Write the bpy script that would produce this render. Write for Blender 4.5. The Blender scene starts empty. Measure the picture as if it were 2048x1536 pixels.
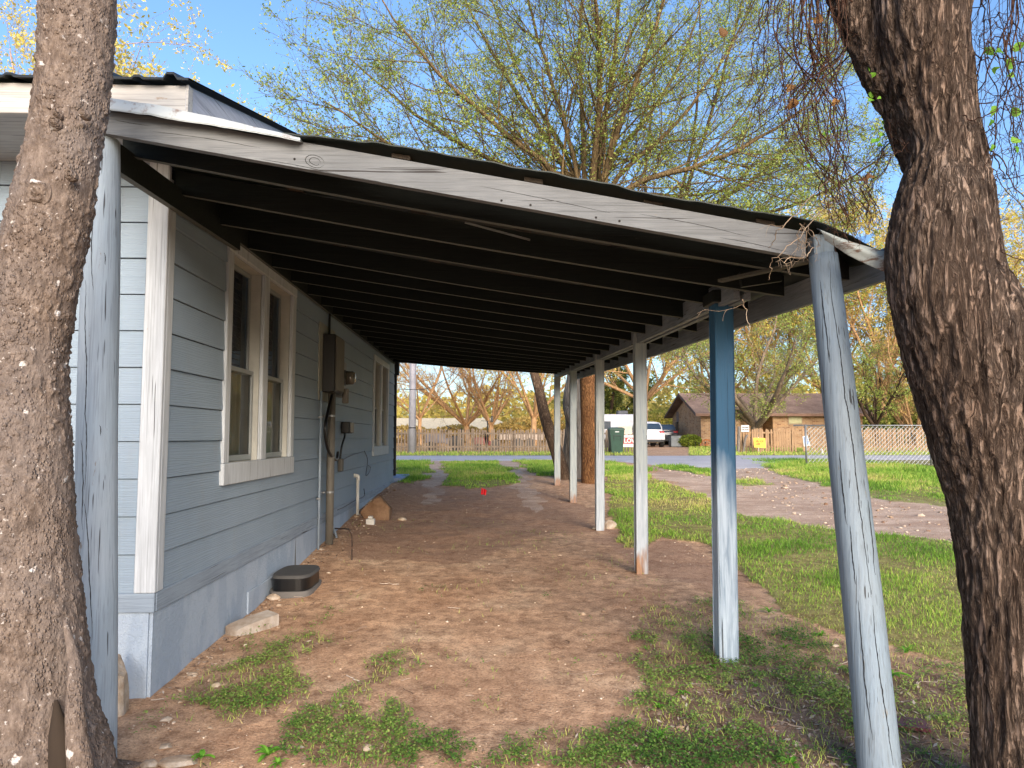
import bpy, math, random
import numpy as np
from mathutils import Vector, Matrix
R = math.radians
sc = bpy.context.scene
COL = sc.collection
# ------------------------------------------------------------------ camera, sky, sun, exposure
FPX, PITCH, YAW, CZ = 1420.0, R(4.19), R(1.976), 1.5
cam_d = bpy.data.cameras.new('camera'); cam = bpy.data.objects.new('camera', cam_d); COL.objects.link(cam)
cam_d.sensor_width = 36; cam_d.lens = FPX / 2048 * 36; cam_d.clip_end = 2000; cam_d.clip_start = 0.05
cam.location = (0, 0, CZ); cam.rotation_euler = (R(90) + PITCH, 0, -YAW)
sc.camera = cam
SUN_EL, SUN_AZ = R(14), R(167)          # azimuth clockwise from +Y, towards +X
w = bpy.data.worlds.new('World'); sc.world = w; w.use_nodes = True
nt = w.node_tree
sky = nt.nodes.new('ShaderNodeTexSky'); sky.sky_type = 'NISHITA'; sky.sun_disc = False
sky.sun_elevation = SUN_EL; sky.sun_rotation = SUN_AZ; sky.air_density = 1.0; sky.dust_density = 1.8; sky.ozone_density = 4
bg = nt.nodes['Background']; bg.inputs[1].default_value = 0.092
nt.links.new(sky.outputs[0], bg.inputs[0])
sd = bpy.data.lights.new('sun', 'SUN'); sd.energy = 2.1; sd.angle = R(45); sd.color = (1,.86,.72)
so = bpy.data.objects.new('sun', sd); COL.objects.link(so)
sv = Vector((math.sin(SUN_AZ) * math.cos(SUN_EL), math.cos(SUN_AZ) * math.cos(SUN_EL), math.sin(SUN_EL)))
so.rotation_euler = sv.to_track_quat('Z', 'Y').to_euler(); so.location = (20, -20, 20)
sc.view_settings.view_transform = 'Standard'; sc.view_settings.look = 'None'
sc.view_settings.exposure = 2.08; sc.view_settings.gamma = 1.0
sc.view_settings.use_white_balance = True; sc.view_settings.white_balance_temperature = 6600; sc.view_settings.white_balance_tint = 12
sc.render.engine = 'CYCLES'
sc.cycles.max_bounces = 6; sc.cycles.diffuse_bounces = 4

# ------------------------------------------------------------------ measuring helpers (photo pixel -> world point at a known depth)
def ray(px, py):
    u = (px - 1024) / FPX; v = (768 - py) / FPX
    f = np.array([math.sin(YAW) * math.cos(PITCH), math.cos(YAW) * math.cos(PITCH), math.sin(PITCH)])
    r = np.array([math.cos(YAW), -math.sin(YAW), 0.0]); up = np.cross(r, f)
    return f + u * r + v * up
def atY(px, py, Y):
    d = ray(px, py); return np.array([0, 0, CZ]) + d * (Y / d[1])
def atX(px, py, X):
    d = ray(px, py); return np.array([0, 0, CZ]) + d * (X / d[0])
def L(hexs):                              # sRGB hex -> linear rgba
    c = [int(hexs[i:i + 2], 16) / 255 for i in (0, 2, 4)]
    return tuple([(x / 12.92 if x <= .04045 else ((x + .055) / 1.055) ** 2.4) for x in c] + [1.0])
# ------------------------------------------------------------------ numpy noise
def _h(ix, iy, iz):
    n = (ix.astype(np.int64) * 374761393 + iy.astype(np.int64) * 668265263 + iz.astype(np.int64) * 1442695041) & 0x7fffffff
    n = ((n ^ (n >> 13)) * 1274126177) & 0x7fffffff
    n = ((n ^ (n >> 16)) * 668265263) & 0x7fffffff
    return (n & 0xffff) / 32767.5 - 1.0
def vnoise(x, y, z=0.0):
    x, y, z = np.broadcast_arrays(np.asarray(x, float), np.asarray(y, float), np.asarray(z, float))
    ix, iy, iz = np.floor(x), np.floor(y), np.floor(z)
    fx, fy, fz = x - ix, y - iy, z - iz
    fx = fx * fx * (3 - 2 * fx); fy = fy * fy * (3 - 2 * fy); fz = fz * fz * (3 - 2 * fz)
    o = 0
    for a in (0, 1):
        for b in (0, 1):
            for c in (0, 1):
                o = o + _h(ix + a, iy + b, iz + c) * (fx if a else 1 - fx) * (fy if b else 1 - fy) * (fz if c else 1 - fz)
    return o
def fbm(x, y, z=0.0, o=4):
    s = 0; a = 1.0; t = 0
    for i in range(o):
        s = s + a * vnoise(np.asarray(x) * 2 ** i + 17.3 * i, np.asarray(y) * 2 ** i + 5.1 * i, np.asarray(z) * 2 ** i); t += a; a *= .5
    return s / t
# ------------------------------------------------------------------ mesh building
class MB:
    def __init__(s): s.V = []; s.Q = []; s.T = []; s.n = 0; s.A = []
    def add(s, V, Q=None, T=None, tint=None):
        V = np.asarray(V, float).reshape(-1, 3)
        if Q is not None and len(Q): s.Q.append(np.asarray(Q, np.int64).reshape(-1, 4) + s.n)
        if T is not None and len(T): s.T.append(np.asarray(T, np.int64).reshape(-1, 3) + s.n)
        s.V.append(V); s.n += len(V)
        s.A.append(np.zeros(len(V)) if tint is None else np.broadcast_to(np.asarray(tint, float), (len(V),)))
        return s
    def box(s, x0, x1, y0, y1, z0, z1):
        V = [(x, y, z) for z in (z0, z1) for y in (y0, y1) for x in (x0, x1)]
        return s.add(V, [(0, 2, 3, 1), (4, 5, 7, 6), (0, 1, 5, 4), (2, 6, 7, 3), (0, 4, 6, 2), (1, 3, 7, 5)])
    def cbox(s, x0, x1, y0, y1, z0, z1, b=.006):       # box with chamfered edges (a rounded look)
        V = []
        for i, (ax) in enumerate(range(3)): pass
        cs = [((x0, x1), (y0, y1), (z0, z1))]
        lo = np.array([x0, y0, z0]); hi = np.array([x1, y1, z1])
        idx = {}
        for cx in (0, 1):
            for cy in (0, 1):
                for cz in (0, 1):
                    for a in range(3):
                        p = np.where([cx, cy, cz], hi, lo).astype(float)
                        for k in range(3):
                            if k != a: p[k] += -b if (cx, cy, cz)[k] else b
                        idx[(cx, cy, cz, a)] = len(V); V.append(p)
        Q = []; T = []
        for a in range(3):
            u, v = [(1, 2), (2, 0), (0, 1)][a]
            for sd_ in (0, 1):
                f = []
                for (cu, cv) in ((0, 0), (1, 0), (1, 1), (0, 1)):
                    c = [0, 0, 0]; c[a] = sd_; c[u] = cu; c[v] = cv; f.append(idx[(*c, a)])
                Q.append(f if sd_ else f[::-1])
        for a in range(3):
            u, v = [(1, 2), (2, 0), (0, 1)][a]
            for cu in (0, 1):
                for cv in (0, 1):
                    c0 = [0, 0, 0]; c0[u] = cu; c0[v] = cv; c1 = list(c0); c1[a] = 1
                    f = [idx[(*c0, u)], idx[(*c1, u)], idx[(*c1, v)], idx[(*c0, v)]]
                    Q.append(f if cu == cv else f[::-1])
        for cx in (0, 1):
            for cy in (0, 1):
                for cz in (0, 1):
                    f = [idx[(cx, cy, cz, a)] for a in range(3)]
                    T.append(f if (cx + cy + cz) % 2 else f[::-1])
        return s.add(V, Q, T)
    def hexa(s, P):                                     # 8 points ordered like box
        return s.add(P, [(0, 2, 3, 1), (4, 5, 7, 6), (0, 1, 5, 4), (2, 6, 7, 3), (0, 4, 6, 2), (1, 3, 7, 5)])
    def bar(s, a, b, w_, h, up=(0, 0, 1)):              # rectangular bar between two points, w_ sideways and h along up
        a = np.array(a, float); b = np.array(b, float); d = b - a; d /= np.linalg.norm(d)
        sd_ = np.cross(d, up); sd_ /= np.linalg.norm(sd_); u = np.cross(sd_, d)
        P = [];
        for p in (a, b):
            for q in (-1, 1):
                for r_ in (-1, 1): P.append(p + sd_ * r_ * w_ / 2 + u * q * h / 2)
        return s.hexa(P)
    def tube(s, pts, rad, k=8, cap=True):
        pts = np.asarray(pts, float); rad = np.broadcast_to(np.asarray(rad, float), (len(pts),))
        V, Q = tubes(pts[None], rad[None], k)
        s.add(V, Q)
        if cap:
            n = s.n - len(V)
            for (c, ring, fl) in ((pts[0], 0, 1), (pts[-1], len(pts) - 1, 0)):
                ci = s.n; rr = n + ring * k
                s.V.append(np.array([c])); s.A.append(np.zeros(1)); s.n += 1
                s.T.append(np.array([[ci, rr + (i + 1) % k, rr + i] if fl else [ci, rr + i, rr + (i + 1) % k] for i in range(k)]))
        return s
    def build(s, name, m, parent=None, loc=None, smooth=False):
        V = np.concatenate(s.V) if s.V else np.zeros((0, 3))
        Q = np.concatenate(s.Q) if s.Q else np.zeros((0, 4), int); T = np.concatenate(s.T) if s.T else np.zeros((0, 3), int)
        off = np.zeros(3)
        if parent is not None: off = np.array(parent.get('_base', (0, 0, 0)))
        elif loc is not None: off = np.array(loc, float)
        V = V - off
        me = bpy.data.meshes.new(name); me.vertices.add(len(V)); me.vertices.foreach_set('co', V.astype(np.float32).ravel())
        me.loops.add(len(Q) * 4 + len(T) * 3)
        me.loops.foreach_set('vertex_index', np.concatenate([Q.ravel(), T.ravel()]).astype(np.int32))
        me.polygons.add(len(Q) + len(T))
        st = np.concatenate([np.arange(len(Q)) * 4, len(Q) * 4 + np.arange(len(T)) * 3]).astype(np.int32)
        me.polygons.foreach_set('loop_start', st)
        me.polygons.foreach_set('use_smooth', np.full(len(Q) + len(T), bool(smooth)))
        me.update(calc_edges=True)
        A = np.concatenate(s.A)
        if A.any():
            at = me.attributes.new('tint', 'FLOAT', 'POINT'); at.data.foreach_set('value', A.astype(np.float32))
        me.validate()
        if m is not None: me.materials.append(m)
        o = bpy.data.objects.new(name, me); COL.objects.link(o)
        if parent is not None:
            o.parent = parent; o['_base'] = tuple(off)
        else:
            o.location = off; o['_base'] = tuple(off)
        return o
def tubes(P, Rd, k):
    """P (N,S,3) polylines, Rd (N,S) radii -> verts, quads"""
    N, S, _ = P.shape
    t = np.gradient(P, axis=1) if S > 2 else np.repeat(P[:, 1:] - P[:, :1], 2, axis=1)
    t /= np.linalg.norm(t, axis=2, keepdims=True) + 1e-9
    m = (P[:, -1] - P[:, 0]); m /= np.linalg.norm(m, axis=1, keepdims=True) + 1e-9
    ax = np.argmin(np.abs(m), axis=1); ref = np.eye(3)[ax][:, None, :]
    u = np.cross(t, np.broadcast_to(ref, t.shape)); u /= np.linalg.norm(u, axis=2, keepdims=True) + 1e-9
    v = np.cross(t, u)
    a = np.arange(k) / k * 2 * np.pi
    V = P[:, :, None, :] + Rd[:, :, None, None] * (np.cos(a)[None, None, :, None] * u[:, :, None, :] + np.sin(a)[None, None, :, None] * v[:, :, None, :])
    i = np.arange(N)[:, None, None] * S * k; j = np.arange(S - 1)[None, :, None] * k; q = np.arange(k)[None, None, :]
    q2 = (q + 1) % k
    Q = np.stack([i + j + q, i + j + q2, i + j + k + q2, i + j + k + q], -1).reshape(-1, 4)
    return V.reshape(-1, 3), Q
def tag(o, label=None, cat=None, group=None, kind=None):
    if label: o['label'] = label
    if cat: o['category'] = cat
    if group: o['group'] = group
    if kind: o['kind'] = kind
    return o
def empty(name, loc, label, cat, group=None):
    o = bpy.data.objects.new(name, None); COL.objects.link(o); o.location = loc; o['_base'] = tuple(float(c) for c in loc)
    o.empty_display_size = .1
    return tag(o, label, cat, group)
def copy_tree(o, loc, rz=None, s=None, label=None):
    c = o.copy(); COL.objects.link(c); c.location = loc
    if rz is not None: c.rotation_euler = (0, 0, rz)
    if s is not None: c.scale = (s, s, s)
    if label: c['label'] = label
    for ch in [x for x in bpy.data.objects if x.parent is o]:
        d = ch.copy(); COL.objects.link(d); d.parent = c
    return c
# ------------------------------------------------------------------ node helpers
class NT:
    def __init__(s, name, rough=.8, spec=.3):
        s.m = bpy.data.materials.new(name); s.m.use_nodes = True; s.t = s.m.node_tree
        s.b = s.t.nodes['Principled BSDF']; s.b.inputs['Roughness'].default_value = rough
        s.b.inputs['Specular IOR Level'].default_value = spec
    def n(s, typ, **kw):
        d = s.t.nodes.new(typ)
        for k, v in kw.items(): setattr(d, k, v)
        return d
    def put(s, sock, v):
        if isinstance(v, bpy.types.NodeSocket): s.t.links.new(v, sock)
        else: sock.default_value = v
    def co(s, scale=(1, 1, 1), rot=(0, 0, 0)):
        a = s.n('ShaderNodeTexCoord'); m = s.n('ShaderNodeMapping'); s.t.links.new(a.outputs['Object'], m.inputs[0])
        m.inputs['Scale'].default_value = scale; m.inputs['Rotation'].default_value = rot
        return m.outputs[0]
    def noise(s, vec, scale, detail=4, rough=.55, dist=0.0):
        d = s.n('ShaderNodeTexNoise'); s.put(d.inputs['Vector'], vec)
        d.inputs['Scale'].default_value = scale; d.inputs['Detail'].default_value = detail
        d.inputs['Roughness'].default_value = rough; d.inputs['Distortion'].default_value = dist
        return d.outputs[0]
    def vor(s, vec, scale, feat='F1', out='Distance', rnd=1.0):
        d = s.n('ShaderNodeTexVoronoi', feature=feat); s.put(d.inputs['Vector'], vec); d.inputs['Scale'].default_value = scale
        d.inputs['Randomness'].default_value = rnd
        return d.outputs[out]
    def ramp(s, fac, st, interp='LINEAR'):
        d = s.n('ShaderNodeValToRGB'); s.put(d.inputs[0], fac); e = d.color_ramp.elements; d.color_ramp.interpolation = interp
        while len(e) < len(st): e.new(.5)
        for i, (p, c) in enumerate(st):
            e[i].position = p; e[i].color = c if not isinstance(c, (int, float)) else (c, c, c, 1)
        return d.outputs[0]
    def mix(s, f, a, b, mode='MIX'):
        d = s.n('ShaderNodeMix', data_type='RGBA', blend_type=mode)
        s.put(d.inputs[0], f); s.put(d.inputs[6], a); s.put(d.inputs[7], b)
        return d.outputs[2]
    def math(s, op, a, b=0.0):
        d = s.n('ShaderNodeMath', operation=op); s.put(d.inputs[0], a); s.put(d.inputs[1], b); return d.outputs[0]
    def attr(s, name):
        d = s.n('ShaderNodeAttribute'); d.attribute_name = name; return d.outputs['Fac']
    def bump(s, h, strength=.5, dist=.01, prev=None):
        d = s.n('ShaderNodeBump'); s.put(d.inputs['Height'], h); d.inputs['Strength'].default_value = strength
        d.inputs['Distance'].default_value = dist
        if prev is not None: s.t.links.new(prev, d.inputs['Normal'])
        return d.outputs[0]
    def out(s, col=None, rough=None, nrm=None):
        if col is not None: s.put(s.b.inputs['Base Color'], col)
        if rough is not None: s.put(s.b.inputs['Roughness'], rough)
        if nrm is not None: s.put(s.b.inputs['Normal'], nrm)
        return s.m
def G(x): return (x, x, x, 1)
def flat(name, c, rough=.6, spec=.4, metal=0.0, var=.12):
    n = NT(name, rough, spec); n.b.inputs['Metallic'].default_value = metal
    v = n.noise(n.co(), 4, 5, .6)
    c = L(c); d = tuple(x * (1 - var * 2) for x in c[:3]) + (1,)
    return n.out(n.ramp(v, [(.3, d), (.65, c)]), nrm=n.bump(n.noise(n.co(), 60, 3), .15, .004))
def paint_wood(name, c, c2, bare, axis='z', wear=.35, rough=.65, knots=True, bs=.5):
    """painted or weathered board: c / c2 tones, bare shows in flaked spots; grain runs along axis"""
    n = NT(name, rough, .3)
    sc_ = {'z': (1, 1, .06), 'x': (.06, 1, 1), 'y': (1, .06, 1)}[axis]
    v = n.co(sc_); g = n.noise(v, 55, 6, .65, .6); g2 = n.noise(v, 14, 4, .6, 1.0)
    big = n.noise(n.co((1, 1, 1)), 2.2, 3)
    col = n.mix(n.ramp(big, [(.35, 0.0), (.68, 1.0)]), L(c), L(c2))
    col = n.mix(n.ramp(g, [(.3, .55), (.62, 0.0)]), col, tuple(x * .62 for x in L(c2)[:3]) + (1,))
    fine = n.ramp(n.noise(n.co({'z': (1, 1, .015), 'x': (.015, 1, 1), 'y': (1, .015, 1)}[axis]), 120, 3, .6, .3), [(.36, .55), (.44, 0.0)])
    col = n.mix(fine, col, tuple(x * .5 for x in L(c2)[:3]) + (1,))
    fl = n.ramp(n.noise(n.co({'z': (1, 1, .25), 'x': (.25, 1, 1), 'y': (1, .25, 1)}[axis]), 22, 6, .7), [(.72 - wear * .22, 0.0), (.76 - wear * .2, 1.0)])
    col = n.mix(fl, col, L(bare))
    crack = n.ramp(n.noise(n.co({'z': (1, 1, .018), 'x': (.018, 1, 1), 'y': (1, .018, 1)}[axis]), 75, 2, .5, .2), [(.305, .85), (.325, 0.0)])
    col = n.mix(crack, col, L('241f1c'))
    h = n.math('SUBTRACT', n.math('ADD', g, n.math('MULTIPLY', g2, .5)), n.math('MULTIPLY', crack, .9))
    return n.out(col, nrm=n.bump(h, bs, .006))
# ------------------------------------------------------------------ terrain
_zy = np.array([-200, -20, 0, 3, 15, 18, 24, 29.5, 34, 48, 400]); _zz = np.array([-.4, -.3, -.19, -.03, .56, .63, .66, .67, .71, .79, 3.0])
def zbase(x, y):
    x = np.asarray(x, float); y = np.asarray(y, float)
    z = np.interp(y, _zy, _zz)
    z = z + .07 * np.exp(-((x + 1.75) / .55) ** 2) * np.clip((y - 6) / 4, 0, 1) * (y < 15) * np.clip((15 - y), 0, 1)
    return z
def zg(x, y):
    x = np.asarray(x, float); y = np.asarray(y, float)
    z = zbase(x, y)
    near = np.clip((24 - y) / 3, 0, 1)
    z = z + near * (.022 * fbm(x * 1.1, y * 1.1, 3.3) + .010 * fbm(x * 5, y * 5, 1.7, 3))
    soil = np.clip(1 - np.abs(y - 10) / 4.5, 0, 1) * np.clip(1 - np.abs(x + .3) / 1.9, 0, 1)
    z = z + soil * .035 * (fbm(x * 2.6, y * 2.6, 9.1, 4) + .2)
    return z
def gnd(px, py):
    d = ray(px, py); t = 1.0
    lo, hi = .5, 400.
    f = lambda t: CZ + d[2] * t - float(zg(d[0] * t, d[1] * t))
    t = lo
    while t < hi and f(t) > 0: t *= 1.02
    a, b = t / 1.02, t
    for _ in range(30):
        m = (a + b) / 2
        if f(m) > 0: a = m
        else: b = m
    t = (a + b) / 2
    return np.array([d[0] * t, d[1] * t, CZ + d[2] * t])
def poly(pp): return np.array([gnd(*p)[:2] for p in pp])
def inside(x, y, P):
    c = np.zeros(np.shape(x), bool); n = len(P); j = n - 1
    for i in range(n):
        xi, yi = P[i]; xj, yj = P[j]
        cr = ((yi > y) != (yj > y)) & (x < (xj - xi) * (y - yi) / (yj - yi + 1e-12) + xi)
        c ^= cr; j = i
    return c
P_grass = poly([(1215, 924), (1290, 940), (1310, 962), (1400, 990), (1480, 1030), (1600, 1050), (1760, 1070), (1930, 1090), (2060, 1098), (2060, 1400), (1940, 1330), (1700, 1280), (1560, 1225), (1500, 1165), (1400, 1088), (1330, 1072), (1240, 1098), (1218, 1020), (1205, 960)])
P_right = poly([(1500, 919), (1600, 913), (1900, 916), (2060, 918), (2060, 1030), (1900, 1016), (1760, 1000), (1660, 974), (1560, 950)])
P_left = poly([(797, 921), (858, 921), (862, 942), (826, 970), (800, 968)])
P_mid = poly([(893, 924), (985, 923), (1005, 935), (1040, 968), (950, 978), (880, 968), (895, 940)])
P_mid2 = poly([(1035, 922), (1125, 921), (1150, 955), (1075, 952)])
P_road_ap = None
P_drive = poly([(1292, 928), (1540, 930), (1570, 948), (1660, 968), (1760, 993), (1915, 1008), (2100, 1030), (2100, 1115), (1930, 1097), (1760, 1080), (1600, 1058), (1480, 1038), (1400, 988), (1322, 957)])
P_t1 = poly([(1310, 931), (1350, 933), (1430, 944), (1440, 954), (1400, 951), (1330, 941)]); P_t2 = poly([(1468, 961), (1520, 963), (1548, 971), (1500, 976)])
P_rut1 = poly([(862, 921), (893, 921), (885, 945), (878, 975), (880, 1010), (845, 1010), (850, 970)]); P_rut2 = poly([(988, 921), (1033, 921), (1047, 945), (1078, 985), (1095, 1025), (1040, 1010), (1005, 940)])
P_soil = poly([(700, 1110), (680, 1060), (790, 965), (880, 970), (1040, 972), (1180, 1010), (1190, 1060), (1080, 1075), (950, 1120), (800, 1120)])
P_soil2 = poly([(1190, 1040), (1330, 1060), (1500, 1180), (1390, 1180), (1200, 1090)])
P_w1 = poly([(370, 1400), (470, 1330), (600, 1265), (640, 1290), (600, 1350), (640, 1410), (480, 1440), (380, 1420)])
P_w2 = poly([(640, 1410), (800, 1300), (830, 1330), (740, 1400), (900, 1490), (930, 1530), (640, 1536), (560, 1480)])
P_w3 = poly([(960, 1540), (985, 1475), (1200, 1480), (1262, 1400), (1290, 1215), (1420, 1200), (1560, 1235), (1700, 1290), (1950, 1340), (2060, 1400), (2060, 1560), (1300, 1560)])
P_litter = poly([(1250, 1480), (1500, 1330), (1900, 1360), (2060, 1400), (2060, 1620), (1200, 1620)])
def layers(x, y, j=1.0):
    """grass, drive, red soil, weeds, litter, dry 0..1"""
    jx = x + j * .10 * fbm(x * 2.3, y * 2.3, 2.2, 4) * 2 * np.clip(y / 8, .6, 2.5); jy = y + j * .16 * fbm(x * 2.3, y * 2.3, 8.2, 4) * 2 * np.clip(y / 8, .6, 2.5)
    g = inside(jx, jy, P_grass) | inside(jx, jy, P_right) | inside(jx, jy, P_left) | inside(jx, jy, P_mid) | inside(jx, jy, P_mid2) | inside(jx, jy, P_t1) | inside(jx, jy, P_t2)
    g = g | ((jy > 29.3) & ~((x > .222 * y) & (x < .285 * y) & (y < 60))) | ((jx > 9.5) & (jy < 11) & (jy > -20)) | ((jx < -3) & (jy > 15) & (jy < 24)) | ((jx > 10) & (jy > 19.5) & (jy < 24))
    g = g & ~((y > 60) & (x < 10))
    d = inside(jx, jy, P_rut1) | inside(jx, jy, P_rut2) | inside(jx, jy, P_drive) | ((jx > 9.5) & (jy > 11) & (jy < 15))
    wx = jx + .22 * fbm(x * 4.5, y * 4.5, 14.2, 4); wy = jy + .30 * fbm(x * 4.5, y * 4.5, 18.2, 4)
    so_ = inside(jx, jy, P_soil) | inside(jx, jy, P_soil2)
    wd = inside(wx, wy, P_w1) | inside(wx, wy, P_w2) | inside(wx, wy, P_w3)
    li = inside(wx, wy, P_litter)
    dry = (y > 34.5) & (x < 6.5)
    return [a.astype(float) for a in (g, d, so_, wd, li, dry)]
ax_ = lambda a, b, s: np.arange(a, b, s)
gx = np.unique(np.concatenate([-np.geomspace(3, 500, 60), ax_(-3, 5, .05), ax_(5, 14, .15), 14 * np.geomspace(1, 40, 60)]))
gy = np.unique(np.concatenate([-np.geomspace(.5, 300, 30), ax_(-.5, 2.5, .25), ax_(2.5, 10, .045), ax_(10, 24, .09), ax_(24, 40, .4), 40 * np.geomspace(1, 25, 60)]))
XX, YY = np.meshgrid(gx, gy)
ZZ = zg(XX, YY)
LY = layers(XX, YY)
ZZ = ZZ + .02 * LY[0] * (YY < 24) + .006 * LY[3]
ny, nx = XX.shape
mb = MB()
ii = np.arange(ny - 1)[:, None] * nx + np.arange(nx - 1)[None, :]
mb.add(np.stack([XX, YY, ZZ], -1), np.stack([ii, ii + 1, ii + nx + 1, ii + nx], -1).reshape(-1, 4))
g = NT('ground_mix', .95, .15)
v = g.co()
n1 = g.noise(v, 1.3, 6, .6); n2 = g.noise(v, 9, 7, .7); n3 = g.noise(v, 70, 5, .7); n4 = g.noise(v, 3.1, 4)
dirt = g.ramp(n1, [(.3, L('bc9372')), (.55, L('d8b18e')), (.75, L('e3c5a4'))])
dirt = g.mix(g.ramp(n2, [(.35, .75), (.6, 0.0)]), dirt, L('755640'))
red = g.mix(g.ramp(n2, [(.3, 0.0), (.7, 1.0)]), L('94705a'), L('b8957a'))
trk = g.noise(g.co((.35, 1, 1), (0, 0, .25)), 2.6, 5, .65); drv = g.mix(g.ramp(n2, [(.3, 0.0), (.7, 1.0)]), L('bb9c85'), L('dcc4ae')); drv = g.mix(g.ramp(trk, [(.42, .7), (.58, 0.0)]), drv, L('a88b76'))
grs = g.ramp(n2, [(.3, L('5f5830')), (.48, L('7c7a3e')), (.6, L('90924a')), (.75, L('aa9468'))])
dryc = g.ramp(n2, [(.3, L('a07a45')), (.7, L('c79a5c'))])
mul = g.mix(g.ramp(n2, [(.3, 0.0), (.7, 1.0)]), L('5a4737'), L('927a68'))
def soft(name, lo=.35, hi=.65):
    return g.ramp(g.math('ADD', g.attr(name), g.math('MULTIPLY', g.math('SUBTRACT', n3, .5), .5)), [(lo, 0.0), (hi, 1.0)])
col = g.mix(g.math('MULTIPLY', g.ramp(g.math('ADD', g.attr('l_red'), g.math('MULTIPLY', g.math('SUBTRACT', n4, .5), 1.6)), [(.2, 0.0), (.9, 1.0)]), .8), dirt, red)
col = g.mix(soft('l_drive'), col, drv)
col = g.mix(g.math('MULTIPLY', soft('l_weed'), .45), col, mul)
col = g.mix(g.math('MULTIPLY', soft('l_litter'), .75), col, mul)
col = g.mix(g.math('MULTIPLY', soft('l_grass'), .85), col, grs)
col = g.mix(g.attr('l_dry'), col, dryc)
st = g.vor(v, 38); stc = g.vor(v, 38, out='Color')
pebm = g.math('MULTIPLY', g.ramp(st, [(.16, 1.0), (.22, 0.0)]), g.ramp(g.n('ShaderNodeSeparateColor').outputs[0], [(.0, 0.0), (1.0, 1.0)]))
sep = g.n('ShaderNodeSeparateColor'); g.t.links.new(stc, sep.inputs[0])
pebm = g.math('MULTIPLY', g.ramp(st, [(.14, 1.0), (.22, 0.0)]), g.ramp(sep.outputs[0], [(.86, 0.0), (.88, 1.0)]))
col = g.mix(g.math('MULTIPLY', pebm, .8), col, L('c9b49c'))
col = g.mix(g.ramp(n3, [(.32, .75), (.5, 0.0)]), col, L('6a5140')); col = g.mix(g.ramp(n3, [(.55, 0.0), (.72, .5)]), col, L('dcc8b2'))
n5 = g.noise(v, 26, 6, .75); col = g.mix(g.ramp(n5, [(.3, .5), (.45, 0.0)]), col, L('7b5f4b'))
h = g.math('ADD', g.math('MULTIPLY', n3, .6), g.math('ADD', g.math('MULTIPLY', n2, .55), g.math('MULTIPLY', pebm, .4)))
GMAT = g.out(col, nrm=g.bump(h, .8, .02))
ground = mb.build('ground', GMAT, smooth=True); tag(ground, kind='structure')
for nm, la in zip(('l_grass', 'l_drive', 'l_red', 'l_weed', 'l_litter', 'l_dry'), LY):
    at = ground.data.attributes.new(nm, 'FLOAT', 'POINT'); at.data.foreach_set('value', la.ravel().astype(np.float32))
# road sheet with a worn apron towards the dirt drive
rx = np.concatenate([-np.geomspace(8, 160, 30)[::-1], ax_(-7.8, 18, .25), 18 + np.geomspace(.3, 200, 30)])
ap = np.interp(rx, [-160, 4.2, 5.0, 6.5, 8.0, 10.5, 12.5, 400], [24, 24, 20.6, 18.2, 19.0, 23.0, 24, 24]) + .35 * fbm(rx * .9, 0, 0, 4)
tt = np.linspace(0, 1, 14)
RX = np.repeat(rx[:, None], 14, 1); RY = ap[:, None] + (29.4 + .12 * fbm(rx * .8, 4, 0)[:, None] - ap[:, None]) * tt[None]
RZ = zbase(RX, RY) + .03 + .03 * np.sin(tt * np.pi)[None]
RZ[:, 0] -= .06; RZ[:, -1] -= .05
ii = np.arange(len(rx) - 1)[:, None] * 14 + np.arange(13)[None]
mb = MB().add(np.stack([RX, RY, RZ], -1), np.stack([ii, ii + 14, ii + 15, ii + 1], -1).reshape(-1, 4))
r_ = NT('asphalt', .9, .25); v = r_.co((.25, 1, 1)); a = r_.noise(v, 1.5, 5, .6); b = r_.noise(r_.co(), 40, 4, .7)
c = r_.ramp(a, [(.3, L('aaa6a8')), (.5, L('c0bcbc')), (.7, L('d0cccb'))]); c = r_.mix(r_.ramp(b, [(.35, .5), (.6, 0.0)]), c, L('7d7a80'))
cr = r_.ramp(r_.vor(r_.noise(r_.co(), .6, 3) if False else r_.co((.3, .8, 1)), .9, 'DISTANCE_TO_EDGE'), [(.0, 1.0), (.012, 0.0)])
c = r_.mix(r_.math('MULTIPLY', cr, .55), c, L('55525a'))
tag(mb.build('road', r_.out(c, nrm=r_.bump(b, .4, .01)), smooth=True), kind='structure')
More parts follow.
